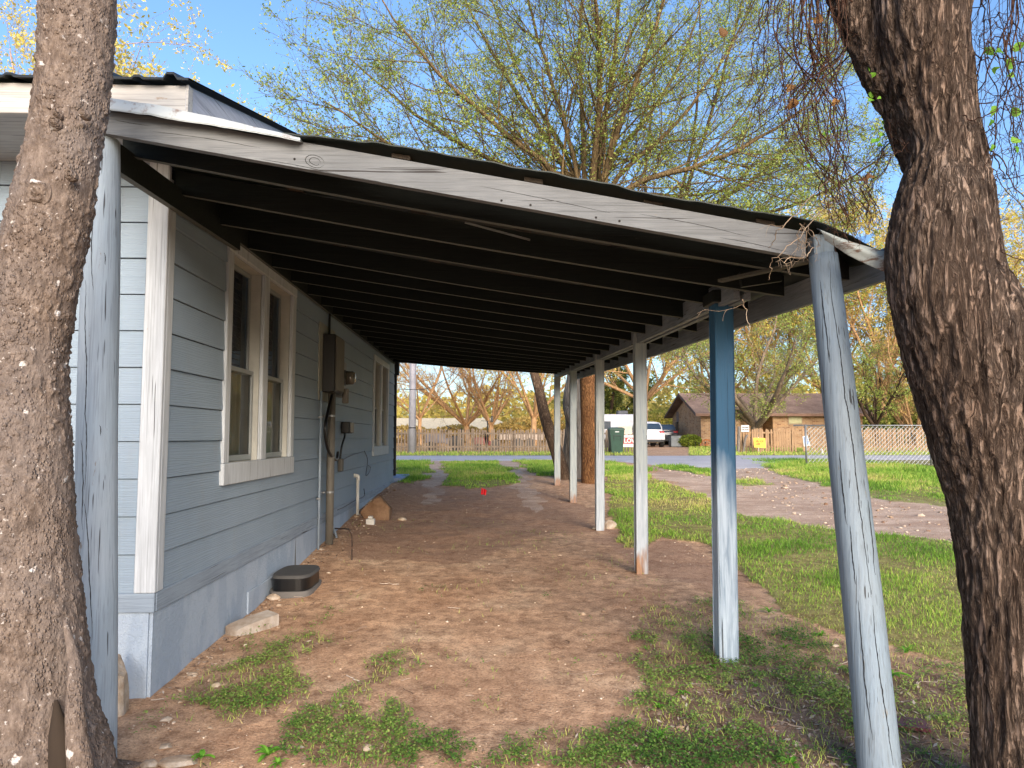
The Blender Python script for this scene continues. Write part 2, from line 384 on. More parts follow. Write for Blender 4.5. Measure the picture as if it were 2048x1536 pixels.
# ------------------------------------------------------------------ grass, weeds, pebbles, litter
def leafy(name, cols, rough=.6, trans=.35):
    n = NT(name, rough, .25); t = n.attr('tint')
    c = n.ramp(t, [(i / (len(cols) - 1), L(x)) for i, x in enumerate(cols)])
    n.out(c)
    tr = n.n('ShaderNodeBsdfTranslucent'); n.put(tr.inputs[0], c); mx = n.n('ShaderNodeMixShader'); mx.inputs[0].default_value = trans
    n.t.links.new(n.b.outputs[0], mx.inputs[1]); n.t.links.new(tr.outputs[0], mx.inputs[2])
    n.t.links.new(mx.outputs[0], n.t.nodes['Material Output'].inputs[0])
    return n.m
M_grass = leafy('grass_blade', ['58802c', '7aa43c', '96b848', 'b6c05e', 'ccba7c'])
M_weed = leafy('weed_leaf', ['3c602a', '5a8038', '809e4a', 'a6b262'])
rng = np.random.default_rng(7)
def blades(name, x, y, h, wd, lean=.5, tint=None, mat_=None, label=None):
    n = len(x); z = zg(x, y) + .012
    a = rng.uniform(0, 2 * np.pi, n); la = rng.uniform(0, 2 * np.pi, n); ln = rng.uniform(.15, 1, n) * lean * h
    b = np.stack([x, y, z], -1); s = np.stack([np.cos(a), np.sin(a), 0 * a], -1) * wd[:, None] / 2
    l = np.stack([np.cos(la) * ln, np.sin(la) * ln, 0 * a], -1); up = np.zeros((n, 3)); up[:, 2] = h
    V = np.stack([b - s, b + s, b + l * .35 + up * .55 + s * .75, b + l * .35 + up * .55 - s * .75, b + l + up], 1)
    i = np.arange(n)[:, None] * 5
    m = MB().add(V, i + np.array([[0, 1, 2, 3]]), i + np.array([[3, 2, 4]]), np.repeat(tint if tint is not None else rng.uniform(.02, 1, n), 5))
    o = m.build(name, mat_ or M_grass); tag(o, label, 'grass', kind='stuff'); return o
def scatter(n, x0, x1, y0, y1, k, thr=.5, far=False):
    """random spots inside layer k, denser towards the viewer"""
    u = rng.uniform(0, 1, n); y = np.exp(np.log(y0) + u * (np.log(y1) - np.log(y0))); x = rng.uniform(x0, x1, n)
    keep = layers(x, y)[k] > .5
    return x[keep], y[keep]
X, Y = scatter(430000, -3.2, 12, 4.2, 24, 0)
pt = fbm(X * 1.5, Y * 1.5, 4.4, 4); keep = (pt + rng.uniform(-.55, .55, len(X)) > -.22) | (Y > 15)
X, Y, pt = X[keep], Y[keep], pt[keep]
big = fbm(X * .6, Y * .6, 7.7, 3)
hh = rng.uniform(.018, .06, len(X)) * np.clip(1 + pt * 1.4, .5, 2.0) * np.where(Y > 15, 1.5, 1.0) * np.where((X > 7) & (Y > 13), 1.35, 1)
blades('grass', X, Y, hh, .0045 * np.clip(Y / 5, 1, 3.2), .8, np.clip(.42 - big * .8 - pt * .3 + rng.normal(0, .2, len(X)) + .1 * (Y < 12), .0, 1), label='patchy green lawn grass covering the ground beside and beyond the carport')
X = rng.uniform(-40, 60, 90000); Y = rng.uniform(29.6, 47, 90000); k = (layers(X, Y)[0] > .5) & ~((X < 6.3) & (Y > 34.5))
X, Y = X[k], Y[k]
blades('verge_grass', X, Y, rng.uniform(.05, .12, len(X)), np.full(len(X), .03), .8, np.clip(rng.normal(.66, .2, len(X)), 0, 1), label='short yellowish verge and lawn grass on the far side of the road')
def clover(name, X, Y, size, label, tint):
    """low ground cover: clusters of small round leaves on short stalks"""
    n = len(X); k = 7
    cx = np.repeat(X, k) + rng.normal(0, .016, n * k); cy = np.repeat(Y, k) + rng.normal(0, .016, n * k)
    z = zg(cx, cy) + .018 + rng.uniform(0, .028, n * k); s = size * rng.uniform(.5, 1.2, n * k)
    a = rng.uniform(0, 6.28, n * k); tl = rng.uniform(-.6, .6, (n * k, 2))
    u = np.stack([np.cos(a), np.sin(a), tl[:, 0]], -1) * s[:, None]; v = np.stack([-np.sin(a), np.cos(a), tl[:, 1]], -1) * s[:, None] * .6
    c = np.stack([cx, cy, z], -1)
    V = np.stack([c - u, c - u * .2 + v, c + u, c - u * .2 - v], 1); i = np.arange(n * k)[:, None] * 4
    return tag(MB().add(V, i + np.array([[0, 1, 2, 3]]), None, np.repeat(np.clip(np.repeat(tint, k) + rng.normal(0, .2, n * k), .01, 1), 4)).build(name, M_weed), label, 'weeds', kind='stuff')
X, Y = scatter(46000, -2.2, 3.5, 2.9, 7.5, 3)
Xe = rng.uniform(-1.8, 2.4, 2600); Ye = rng.uniform(3.1, 6.5, 2600); ke = fbm(Xe * 4, Ye * 4, 31, 3) > .28; X = np.r_[X, Xe[ke]]; Y = np.r_[Y, Ye[ke]]
q = fbm(X * 3.2, Y * 3.2, 6.1, 4) + .35 * fbm(X * 11, Y * 11, 2, 2); k = (q + rng.uniform(-.22, .22, len(X)) > .10) | ((X < -.8) & (q > .0)) & (rng.uniform(0, 1, len(X)) < .6)
clover('ground_cover', X[k], Y[k], .0085, 'low clover-like weeds growing in patches over the bare dirt', np.clip(.45 + .6 * fbm(X[k], Y[k], 3, 2), 0, 1))
k2 = (~k) & (rng.uniform(0, 1, len(X)) < .55); X, Y = X[k2], Y[k2]
blades('sparse_grass', X, Y, rng.uniform(.015, .045, len(X)), np.full(len(X), .0035), 1.2, np.clip(rng.normal(.6, .25, len(X)), 0, 1), label='thin short grass sprouting between the weeds on the dirt')
X = rng.uniform(-1.85, 1.6, 1500); Y = rng.uniform(3.2, 10, 1500); k = fbm(X * 2, Y * 2, 12, 3) > .22; X, Y = X[k], Y[k]
blades('dirt_sprouts', X, Y, rng.uniform(.012, .04, len(X)), np.full(len(X), .004), 1.2, rng.uniform(.2, .7, len(X)), label='scattered tiny green sprouts on the bare dirt under the carport')
ICO = None
def ico(sub=1):
    t = (1 + 5 ** .5) / 2
    V = np.array([(-1, t, 0), (1, t, 0), (-1, -t, 0), (1, -t, 0), (0, -1, t), (0, 1, t), (0, -1, -t), (0, 1, -t), (t, 0, -1), (t, 0, 1), (-t, 0, -1), (-t, 0, 1)], float)
    F = [(0, 11, 5), (0, 5, 1), (0, 1, 7), (0, 7, 10), (0, 10, 11), (1, 5, 9), (5, 11, 4), (11, 10, 2), (10, 7, 6), (7, 1, 8), (3, 9, 4), (3, 4, 2), (3, 2, 6), (3, 6, 8), (3, 8, 9), (4, 9, 5), (2, 4, 11), (6, 2, 10), (8, 6, 7), (9, 8, 1)]
    V = [x / np.linalg.norm(x) for x in V]
    for _ in range(sub):
        mid = {}; F2 = []
        def m(a, b):
            k = (min(a, b), max(a, b))
            if k not in mid: p = V[a] + V[b]; V.append(p / np.linalg.norm(p)); mid[k] = len(V) - 1
            return mid[k]
        for a, b, c in F:
            x, y, z = m(a, b), m(b, c), m(c, a); F2 += [(a, x, z), (b, y, x), (c, z, y), (x, y, z)]
        F = F2
    return np.array(V), np.array(F)
IV, IF = ico(0)
def pebbles(name, X, Y, S, mat_, label):
    n = len(X); V = IV[None] * (1 + rng.uniform(-.3, .3, (n, 12, 1))) * S[:, None, None] * rng.uniform(.5, 1.1, (n, 1, 3))
    V[:, :, 2] *= .6; V += np.stack([X, Y, zg(X, Y) + S * .2], -1)[:, None, :]
    i = np.arange(n)[:, None, None] * 12
    return tag(MB().add(V, None, (IF[None] + i).reshape(-1, 3), np.repeat(rng.uniform(.02, 1, n), 12)).build(name, mat_), label, 'gravel', kind='stuff')
n = NT('limestone_pebble', .9, .2); M_peb = n.out(n.ramp(n.attr('tint'), [(0, L('7d5f48')), (.5, L('b09a82')), (1, L('cfc0ac'))]), nrm=n.bump(n.noise(n.co(), 90, 3), .4, .004))
X = rng.uniform(-1.85, 2.4, 5200); u = rng.uniform(0, 1, 5200); Y = 3.1 * (14 / 3.1) ** u
k = (fbm(X * 1.3, Y * 1.3, 20, 3) + rng.uniform(-.5, .5, len(X)) > .12) & (layers(X, Y)[0] < .5); X, Y = X[k], Y[k]
pebbles('gravel', X, Y, rng.exponential(.0035, len(X)) + .0022, M_peb, 'small pale pebbles scattered over the dirt')
X = -1.86 + np.abs(rng.normal(0, .16, 420)); Y = rng.uniform(4.2, 13.5, 420) ** 1.0
pebbles('wall_gravel', X, Y, rng.exponential(.006, len(X)) + .003, M_peb, 'pale limestone chips lying along the foot of the blue skirting')
X = rng.uniform(4.5, 13, 5000); Y = rng.uniform(8, 20, 5000); k = layers(X, Y)[1] > .5; X, Y = X[k], Y[k]
pebbles('drive_gravel', X, Y, rng.exponential(.009, len(X)) + .005, M_peb, 'loose pale stones scattered over the dirt drive')
# leaf litter
X, Y = scatter(9000, -2.4, 3.2, 2.9, 5.6, 4); X2, Y2 = scatter(2500, -2.2, 3, 2.9, 6, 3); Xw = -1.86 + np.abs(rng.normal(0, .12, 900)); Yw = rng.uniform(4.2, 13, 900); X = np.r_[X, X2, Xw]; Y = np.r_[Y, Y2, Yw]
n_ = len(X); s = rng.uniform(.006, .024, n_); a = rng.uniform(0, 6.28, n_); tl = rng.uniform(-.5, .5, (n_, 2))
u_ = np.stack([np.cos(a), np.sin(a), tl[:, 0]], -1) * s[:, None]; v_ = np.stack([-np.sin(a), np.cos(a), tl[:, 1]], -1) * (s * rng.uniform(.15, .5, n_))[:, None]
c_ = np.stack([X, Y, zg(X, Y) + .012], -1); i = np.arange(n_)[:, None] * 4
n = NT('dead_leaf', .9, .15); M_dead = n.out(n.ramp(n.attr('tint'), [(0, L('4a382b')), (.4, L('7b6453')), (.75, L('a39080')), (1, L('c4b8a8'))]))
tag(MB().add(np.stack([c_ - u_, c_ + v_, c_ + u_, c_ - v_], 1), i + np.array([[0, 1, 2, 3]]), None, np.repeat(rng.uniform(.02, 1, n_), 4)).build('leaf_litter', M_dead), 'brown and grey dead leaf litter strewn near the leaning log post', 'leaf litter', kind='stuff')
# fallen twigs
m = MB(); N = 170; X = np.r_[rng.uniform(-2, 3, N // 2), rng.uniform(.6, 3.0, N - N // 2)]; Y = np.r_[rng.uniform(3.1, 8, N // 2), rng.uniform(3.0, 4.6, N - N // 2)]
a = rng.uniform(0, 6.28, N); l = rng.uniform(.03, .2, N); S = 6; tS = np.linspace(0, 1, S)
px_ = X[:, None] + np.cos(a)[:, None] * l[:, None] * tS + .012 * rng.normal(0, 1, (N, S)) * l[:, None] * 5; py_ = Y[:, None] + np.sin(a)[:, None] * l[:, None] * tS + .012 * rng.normal(0, 1, (N, S)) * l[:, None] * 5
V, Q = tubes(np.stack([px_, py_, zg(px_, py_) + .014], -1), np.repeat(rng.uniform(.001, .003, N)[:, None], S, 1), 4)
m.add(V, Q, None, np.repeat(rng.uniform(.1, 1, N), S * 4)); tag(m.build('fallen_twigs', M_dead), 'thin dry twigs littering the dirt', 'twigs', kind='stuff')
# individual rocks
RV, RF = ico(3)
n = NT('limestone', .9, .2); rv = n.noise(n.co(), 9, 6, .65); M_rock = n.out(n.ramp(rv, [(.3, L('8a7058')), (.5, L('b3a08a')), (.7, L('cdc2b2'))]), nrm=n.bump(n.noise(n.co(), 25, 6, .7), .8, .012))
def rock(px, py, w_, d_, h_, label, name='rock', seed=0, rz=0., mat_=None, cat='rock', group='limestone rocks lying on the dirt', yaw=None):
    p = gnd(px, py); r = np.random.default_rng(seed + int(px)); V = RV.copy()
    for _ in range(9):                               # chop with random planes for flat faces
        nn = r.normal(0, 1, 3); nn /= np.linalg.norm(nn); dd = r.uniform(.55, .85); e = V @ nn - dd
        V = V - np.clip(e, 0, None)[:, None] * nn
    V *= (1 + .05 * fbm(V[:, 0] * 3 + seed, V[:, 1] * 3, V[:, 2] * 3, 3))[:, None]
    V = V * np.array([w_ / 2, d_ / 2, h_ / 2]) / .8
    c, s_ = math.cos(rz), math.sin(rz); V = np.stack([V[:, 0] * c - V[:, 1] * s_, V[:, 0] * s_ + V[:, 1] * c, V[:, 2]], -1)
    V[:, 2] += h_ * .25
    return tag(MB().add(V + p, None, RF).build(name, mat_ or M_rock, loc=p), label, cat, group)
rock(362, 1528, .17, .09, .035, 'flat pale limestone rock in the foreground right of the big left tree', seed=1)
rock(303, 1532, .08, .06, .03, 'small brown rock at the root of the big left tree', seed=2)
rock(735, 1500, .05, .04, .03, 'small round whitish stone lying in the foreground among the weeds', seed=3)
rock(331, 1496, .06, .04, .025, 'small tan stone between the blue left post and the little weed plant', seed=4)
rock(385, 1352, .05, .04, .03, 'larger white stone in the chips at the foot of the skirting near the house corner', seed=5)
rock(433, 1374, .05, .035, .03, 'pale stone just out from the skirting beside the green weeds', seed=6)
rock(1218, 1056, .17, .13, .12, 'white limestone rock at the foot of the fourth carport post', seed=8)
rock(1188, 1058, .07, .06, .04, 'small grey stone left of the fourth carport post base', seed=9)
rock(546, 1198, .10, .07, .06, 'brown stone tucked under the black vent box', seed=10)
rock(805, 1040, .12, .08, .05, 'low reddish clod in the churned soil beside the rough stone block', seed=11)
rock(682, 958, .2, .2, .01, 'buried flat stone near the house', seed=12) if False else None
# ------------------------------------------------------------------ house
WX, FY = -1.9, 4.17
HB, PITCHB = .617, .2135
house = empty('house', (WX, FY, 0), 'blue-grey clapboard house with white corner trim and textured skirting, left of the carport', 'house')
def siding_mat(name, axis):
    n = NT(name, .6, .35); sc_ = (.05, 1, 1) if axis == 'x' else (1, .05, 1)
    v = n.co(sc_); a = n.noise(v, 45, 5, .65, 1.2); b = n.noise(n.co(), 1.3, 4, .6); c_ = n.noise(v, 9, 3, .5, 2.0)
    col = n.ramp(b, [(.3, L('8394a1')), (.7, L('8c9ca9'))])
    col = n.mix(n.ramp(c_, [(.55, 0.0), (.8, .35)]), col, L('8493a2'))
    dirt_ = n.ramp(n.noise(n.co((1, 1, .3)), 5, 5, .7), [(.55, 0.0), (.8, .4)])
    col = n.mix(dirt_, col, L('8a8f8d'))
    wav = n.n('ShaderNodeTexWave', wave_type='BANDS', bands_direction='Z'); n.put(wav.inputs[0], n.co(sc_)); wav.inputs['Scale'].default_value = 22
    wav.inputs['Distortion'].default_value = 9; wav.inputs['Detail'].default_value = 3; wav.inputs['Detail Scale'].default_value = 1.4
    h = n.math('ADD', n.math('MULTIPLY', a, .8), n.math('MULTIPLY', wav.outputs[1], .4))
    return n.out(col, nrm=n.bump(h, .65, .004))
M_sidY, M_sidX = siding_mat('painted_siding_side', 'y'), siding_mat('painted_siding_front', 'x')
W1 = (5.12, 6.93, 1.15, 2.95); W2 = (11.75, 13.5, 1.17, 2.85)
RIDGE, RZ0, SL, EY = 9.55, 3.271, .293, 3.5
def rakez(y): return RZ0 - .06 + SL * (np.minimum(y, 2 * RIDGE - y) - EY)
def boards(sideways, a0, a1, z0, z1, holes, rnd, gable=False):
    m = MB(); k = 0; z = z0
    while z < z1 - 1e-6:
        zt = min(z + PITCHB, z1)
        A0, A1 = a0, a1
        if gable and z > 3.05:
            dy = (zt - (RZ0 - .08)) / SL; A0 = max(a0, EY + dy); A1 = min(a1, 2 * RIDGE - EY - dy)
            if A1 <= A0: break
        cuts = sorted({z, zt} | {h for H in holes for h in H[2:] if z < h < zt})
        jog = rnd.uniform(-.0015, .0015)
        for q in range(len(cuts) - 1):
            c0, c1 = cuts[q], cuts[q + 1]; mid = (c0 + c1) / 2
            iv = [(A0, A1)]
            for H in holes:
                if H[2] < mid < H[3]:
                    iv = [p for (s, e) in iv for p in ((s, min(e, H[0])), (max(s, H[1]), e)) if p[1] > p[0]]
            for s, e in iv:
                off = lambda zz: .020 - .012 * (zz - z) / PITCHB + jog
                jl = [s] + [y for y in np.arange(s + 1.1 + 1.7 * rnd.random(), e - .4, 3.66)] + [e]
                for u in range(len(jl) - 1):
                    p, r_ = jl[u] + (.001 if u else 0), jl[u + 1]
                    last = q == len(cuts) - 2; c1 = cuts[q + 1] - (.006 if last else 0)
                    if last:
                        if sideways: m.add([(WX + off(c1), p, c1), (WX + off(c1), r_, c1), (WX - .01, r_, c1), (WX - .01, p, c1), (WX - .01, r_, c1 + .006), (WX - .01, p, c1 + .006)], [(0, 1, 2, 3), (3, 2, 4, 5)])
                        else: m.add([(p, FY - off(c1), c1), (r_, FY - off(c1), c1), (r_, FY + .01, c1), (p, FY + .01, c1), (r_, FY + .01, c1 + .006), (p, FY + .01, c1 + .006)], [(0, 1, 2, 3), (3, 2, 4, 5)])
                    if sideways:
                        m.add([(WX + off(c0), p, c0), (WX + off(c0), r_, c0), (WX + off(c1), r_, c1), (WX + off(c1), p, c1)], [(0, 1, 2, 3)])
                        if q == 0: m.add([(WX, p, c0), (WX, r_, c0), (WX + off(c0), r_, c0), (WX + off(c0), p, c0)], [(0, 1, 2, 3)])
                    else:
                        m.add([(p, FY - off(c0), c0), (r_, FY - off(c0), c0), (r_, FY - off(c1), c1), (p, FY - off(c1), c1)], [(0, 1, 2, 3)])
                        if q == 0: m.add([(p, FY, c0), (r_, FY, c0), (r_, FY - off(c0), c0), (p, FY - off(c0), c0)], [(0, 1, 2, 3)])
        z = zt; k += 1
    return m
rr = random.Random(4)
boards(True, FY + .075, 14.4, HB, 5.1, [W1, W2], rr, True).build('wall', M_sidY, house)
boards(False, -9.0, WX - .083, HB, 3.2, [], rr).build('wall', M_sidX, house)
m = MB(); m.box(-9.05, -8.98, FY, 14.4, 0, 3.2); m.box(-9, WX, 14.38, 14.42, 0, 3.2); m.box(-9, WX, FY, 14.4, .55, .6); m.build('rear_wall', M_sidX, house)
M_trim = paint_wood('white_trim_paint', 'c4cacd', 'b9bfc2', 'a89a88', 'z', .0, .55, bs=.35)
M_trimY = paint_wood('white_trim_paint_level', 'd4d6d2', 'c0c1ba', 'a89a88', 'y', .1, .55, bs=.35)
M_fasX = paint_wood('pale_fascia_paint', 'bdbbb6', 'aaa8a3', '8f7d6b', 'x', .25, .6, bs=.35)
M_bandX = paint_wood('blue_band_paint', '92a0ac', '8896a3', '807f7a', 'x', .05, .6, bs=.35)
M_bandY = paint_wood('blue_band_paint_side', '92a0ac', '8896a3', '807f7a', 'y', .05, .6, bs=.35)
MB().cbox(WX - .088, WX + .03, FY - .032, FY - .002, HB, 3.16, .004).build('corner_trim', M_trim, house)
MB().cbox(WX + .002, WX + .030, FY - .001, FY + .075, HB, 3.02, .004).build('corner_trim', M_trim, house)
MB().cbox(-9, WX + .026, FY - .026, FY + .0, HB - .11, HB - .001, .004).build('band_board', M_bandX, house)
MB().cbox(WX, WX + .028, FY + .001, 14.4, HB - .11, HB - .001, .004).build('band_board', M_bandY, house)
# textured skirting panels
n = NT('textured_skirting', .75, .25); a = n.noise(n.co(), 38, 3, .5, 1.2); b = n.noise(n.co((1, 1, .45)), 4.5, 4, .6)
col = n.mix(n.ramp(b, [(.46, 0.0), (.54, 1.0)]), L('a2afbb'), L('98a6b4'))
col = n.mix(n.ramp(n.noise(n.co(), 30, 3), [(.3, .25), (.42, 0.0)]), col, L('83909b'))
M_skirt = n.out(col, nrm=n.bump(n.ramp(a, [(.42, 0.0), (.56, 1.0)]), .4, .005))
m = MB(); yy = np.arange(FY + .004, 14.4, .1)
zt = HB - .112
zb = zg(yy * 0 + WX + .05, yy) - .06
V = []; Q = []
for i in range(len(yy)): V += [(WX + .012, yy[i], zb[i]), (WX + .012, yy[i], zt)]
for i in range(len(yy) - 1): Q.append((2 * i, 2 * i + 2, 2 * i + 3, 2 * i + 1))
m.add(V, Q); m.box(WX - .02, WX + .0115, FY + .001, FY + .004, -.05, zt); m.build('skirting', M_skirt, house)
MB().box(-9, WX - .008, FY - .012, FY + .004, .035, zt).build('skirting', M_skirt, house)
MB().box(WX - .1, WX - .09, FY + .1, FY + 2, -.3, .2).box(-9, WX - .01, FY + .05, FY + .07, -.4, .1).build('crawl_space_edge', flat('dark_void', '231a14', .9), house)
p = atX(528, 1212, WX + .02); MB().cbox(WX + .0125, WX + .026, p[1] - .42, p[1] + .30, .10, .275, .003).build('skirting_patch', M_skirt, house)
g1 = atX(587, 1140, WX)[1]; MB().add([(WX + .014, g1 - .022, .2), (WX + .014, g1 + .03, .2), (WX + .014, g1 + .006, .50), (WX + .014, g1, .50)], [(0, 1, 2, 3)]).build('skirting_gap', flat('raw_board', '6f6f68', .9), house)
# roof
M_metal = flat('dark_rib_metal', '1d2224', .45, .5, .3)
m = MB(); xs = []; zs = []
x = -9.6
prof = []
while x < -1.5:
    for dx, dz in ((0, 0), (.085, 0), (.10, .012), (.125, .012), (.14, 0), (.24, 0), (.258, .028), (.292, .028), (.31, 0)): prof.append((x + dx, dz))
    x += .31
prof = [p for p in prof if p[0] <= -1.49]; prof.append((-1.485, .0))
for (y0, z0_, y1, z1_) in ((EY - .05, RZ0 - .012, RIDGE, RZ0 + SL * (RIDGE - EY)), (RIDGE, RZ0 + SL * (RIDGE - EY), 2 * RIDGE - EY + .05, RZ0 - .012)):
    n0 = len(prof); V = [(p[0], y0, z0_ + p[1] + .012) for p in prof] + [(p[0], y1, z1_ + p[1] + .012) for p in prof]
    V += [(p[0], y0, z0_ + p[1]) for p in prof] + [(p[0], y1, z1_ + p[1]) for p in prof]
    Q = [(i, i + 1, n0 + i + 1, n0 + i) for i in range(n0 - 1)] + [(2 * n0 + i, 3 * n0 + i, 3 * n0 + i + 1, 2 * n0 + i + 1) for i in range(n0 - 1)]
    Q += [(2 * n0 + i, 2 * n0 + i + 1, i + 1, i) for i in range(n0 - 1)] + [(n0 + i, n0 + i + 1, 3 * n0 + i + 1, 3 * n0 + i) for i in range(n0 - 1)]
    m.add(V, Q)
m.build('roof', M_metal, house)
MB().cbox(-9.6, -1.515, EY, EY + .02, RZ0 - .17, RZ0 - .016, .003).build('fascia', M_fasX, house)
zr = RZ0 + SL * (RIDGE - EY)
m = MB()
for s in (1, -1):
    ya, yb = (EY + .001, RIDGE) if s > 0 else (2 * RIDGE - EY, RIDGE)
    z0_, z1_ = RZ0 - .016, zr - .016
    P = [(-1.535, ya, z0_ - .155), (-1.512, ya, z0_ - .155), (-1.535, yb, z1_ - .155), (-1.512, yb, z1_ - .155), (-1.535, ya, z0_), (-1.512, ya, z0_), (-1.535, yb, z1_), (-1.512, yb, z1_)]
    m.hexa(P)
M_rake = paint_wood('pale_rake_paint', 'b9bcc4', 'adb0ba', '8f8d8a', 'y', .05, .6, bs=.3); m.build('rake_board', M_rake, house)
MB().box(-1.513, -1.502, EY - .004, EY + .05, RZ0 - .172, RZ0 - .014).build('fascia_corner', M_fasX, house)
MB().box(-9.6, WX - .0, EY + .021, FY - .02, RZ0 - .165, RZ0 - .15).box(WX, -1.536, EY + .021, 15.6, 3.107, 3.115).build('soffit', paint_wood('grey_soffit', 'a9acac', '9b9f9f', '8f8d8a', 'x', .05, .6), house)
MB().cbox(-9.6, -1.515, 15.6, 15.62, RZ0 - .17, RZ0 - .016, .003).box(-9, -1.9, 14.42, 15.6, 3.10, 3.106).build('fascia', M_fasX, house)
# porch at the far end
MB().cbox(-6, -1.72, 14.43, 15.9, .5, .66, .01).build('porch_slab', flat('blue_slab_paint', '7f93b4', .7), house)
q = atY(791, 850, 15.3); MB().cbox(q[0] - .04, q[0] + .02, 15.27, 15.33, .66, 3.1, .004).cbox(-9, -1.9, 15.25, 15.35, 2.80, 3.1, .004).build('porch_post', flat('black_porch_metal', '141416', .4), house)
# windows
M_sash = flat('grey_vinyl_sash', '8d9290', .45, .5, 0, .05)
n = NT('window_glass', .06, .6); n.b.inputs['Base Color'].default_value = L('0d0f0e')
tr = n.n('ShaderNodeBsdfTransparent'); tr.inputs[0].default_value = (.72, .74, .70, 1); gl = n.n('ShaderNodeBsdfGlossy'); gl.inputs['Roughness'].default_value = .02
fr = n.n('ShaderNodeFresnel'); fr.inputs[0].default_value = 1.22; mx = n.n('ShaderNodeMixShader')
n.t.links.new(fr.outputs[0], mx.inputs[0]); n.t.links.new(tr.outputs[0], mx.inputs[1]); n.t.links.new(gl.outputs[0], mx.inputs[2]); n.t.links.new(mx.outputs[0], n.t.nodes['Material Output'].inputs[0])
M_glass = n.m
n = NT('curtain_cloth', .9, .1); M_curt = n.out(n.ramp(n.noise(n.co((1, 1, .05)), 12, 3), [(.3, L('c2b9a2')), (.7, L('eee6d2'))]))
M_reveal = flat('reveal_paint', 'b9b8ae', .6)
M_blind = flat('blind_slat', '2f2d29', .6)
def window(W, label):
    y0, y1, z0, z1 = W; c = .10; ap = .155; mu = .13; mid = (y0 + y1) / 2
    f = MB(); X0, X1 = WX - .002, WX + .034
    f.cbox(X0, X1, y0, y0 + c, z0 + ap, z1 - c, .004); f.cbox(X0, X1, y1 - c, y1, z0 + ap, z1 - c, .004)
    f.cbox(X0, X1 - .002, mid - mu / 2, mid + mu / 2, z0 + ap, z1 - c, .004)
    f.cbox(X0, X1 + .004, y0 - .004, y1 + .004, z1 - c + .001, z1, .004); f.cbox(X0, X1 + .008, y0 - .01, y1 + .005, z0, z0 + ap - .001, .004)
    fo = f.build('window', M_trim, house); fo['label'] = label
    rv = MB(); sh = MB(); gls = MB(); cu = MB(); bl = MB()
    for (a, b) in ((y0 + c, mid - mu / 2), (mid + mu / 2, y1 - c)):
        zb_, zt_ = z0 + ap, z1 - c
        rv.box(WX - .16, WX - .004, a - .02, a - .001, zb_, zt_); rv.box(WX - .16, WX - .004, b + .001, b + .02, zb_, zt_)
        rv.box(WX - .16, WX - .004, a - .02, b + .02, zb_ - .02, zb_); rv.box(WX - .16, WX - .004, a - .02, b + .02, zt_, zt_ + .02)
        zm = zb_ + (zt_ - zb_) * .46
        for (x0, u0, u1) in ((WX - .045, zb_ + .003, zm + .02), (WX - .085, zm - .02, zt_ - .003)):
            t = .035
            sh.cbox(x0 - .03, x0, a + .003, a + t, u0, u1, .004); sh.cbox(x0 - .03, x0, b - t, b - .003, u0, u1, .004)
            sh.cbox(x0 - .03, x0 + .004, a + t, b - t, u0, u0 + .045, .004); sh.cbox(x0 - .03, x0 + .004, a + t, b - t, u1 - .035, u1, .004)
            gls.add([(x0 - .015, a + t, u0 + .04), (x0 - .015, b - t, u0 + .04), (x0 - .015, b - t, u1 - .03), (x0 - .015, a + t, u1 - .03)], [(0, 1, 2, 3)])
        cy = np.linspace(a + .1, b - .02, 60); cx = WX - .135 + .018 * np.sin(cy * 95) + .01 * np.sin(cy * 37)
        V = np.concatenate([np.stack([cx, cy, cy * 0 + zb_ - .05], -1), np.stack([cx, cy, cy * 0 + zm + .03], -1)])
        cu.add(V, [(i, i + 1, 60 + i + 1, 60 + i) for i in range(59)])
        for k in range(int((zt_ - zm) / .045)): bl.box(WX - .175, WX - .158, a + .02, b - .02, zm + .02 + k * .045, zm + .024 + k * .045)
    rv.build('reveal', M_reveal, fo); sh.build('sash', M_sash, fo); gls.build('pane', M_glass, fo); cu.build('curtain', M_curt, fo, smooth=True); bl.build('blind', M_blind, fo)
window(W1, 'larger looking double window nearest the viewer, white casing')
window(W2, 'far double window beyond the meter')
# ------------------------------------------------------------------ fixtures on the side wall
M_bronze = flat('shaded_bronze_paint', '1c1b19', .45, .5, .3); M_gal = flat('galvanised_metal', '8e9192', .45, .5, .6); M_grey = flat('grey_conduit_paint', '6a655b', .6)  # bronze tone darkened to hold the shade on the panel's near side
M_blueg = flat('blue_grey_conduit', '93a1ac', .55); M_blk = flat('black_plastic', '0c0c0d', .35, .5); M_pvc = flat('white_pvc', 'c9c6bc', .4, .5, 0, .06)
pn = empty('breaker_panel', (WX + .02, 8.3, 2.0), 'tall dark metal breaker panel box on the side wall beneath the carport roof', 'electrical panel')
MB().cbox(WX + .021, WX + .17, 8.08, 8.55, 2.0, 2.66, .008).build('box', M_bronze, pn)
MB().cbox(WX + .171, WX + .185, 8.10, 8.53, 2.02, 2.64, .004).build('door', M_grey, pn)
MB().cbox(WX + .012, WX + .030, 7.93, 8.72, 1.9, 2.78, .004).build('backboard', paint_wood('backboard_paint', 'a8aa9f', '8f9086', '8f7d6b', 'z', .2), pn)
MB().tube([(WX + .05, 8.3, 2.66), (WX + .05, 8.3, 3.03)], .014, 8).build('riser_pipe', M_bronze, pn)
mt = empty('electric_meter', (WX, 8.85, 2.0), 'round glass electric meter in its grey socket beside the dark breaker panel', 'electric meter')
MB().cbox(WX + .02, WX + .12, 8.72, 9.0, 1.98, 2.42, .01).build('socket', M_gal, mt)
MB().tube([(WX + .12, 8.86, 2.22), (WX + .15, 8.86, 2.22)], .098, 24).build('ring', M_gal, mt, smooth=False)
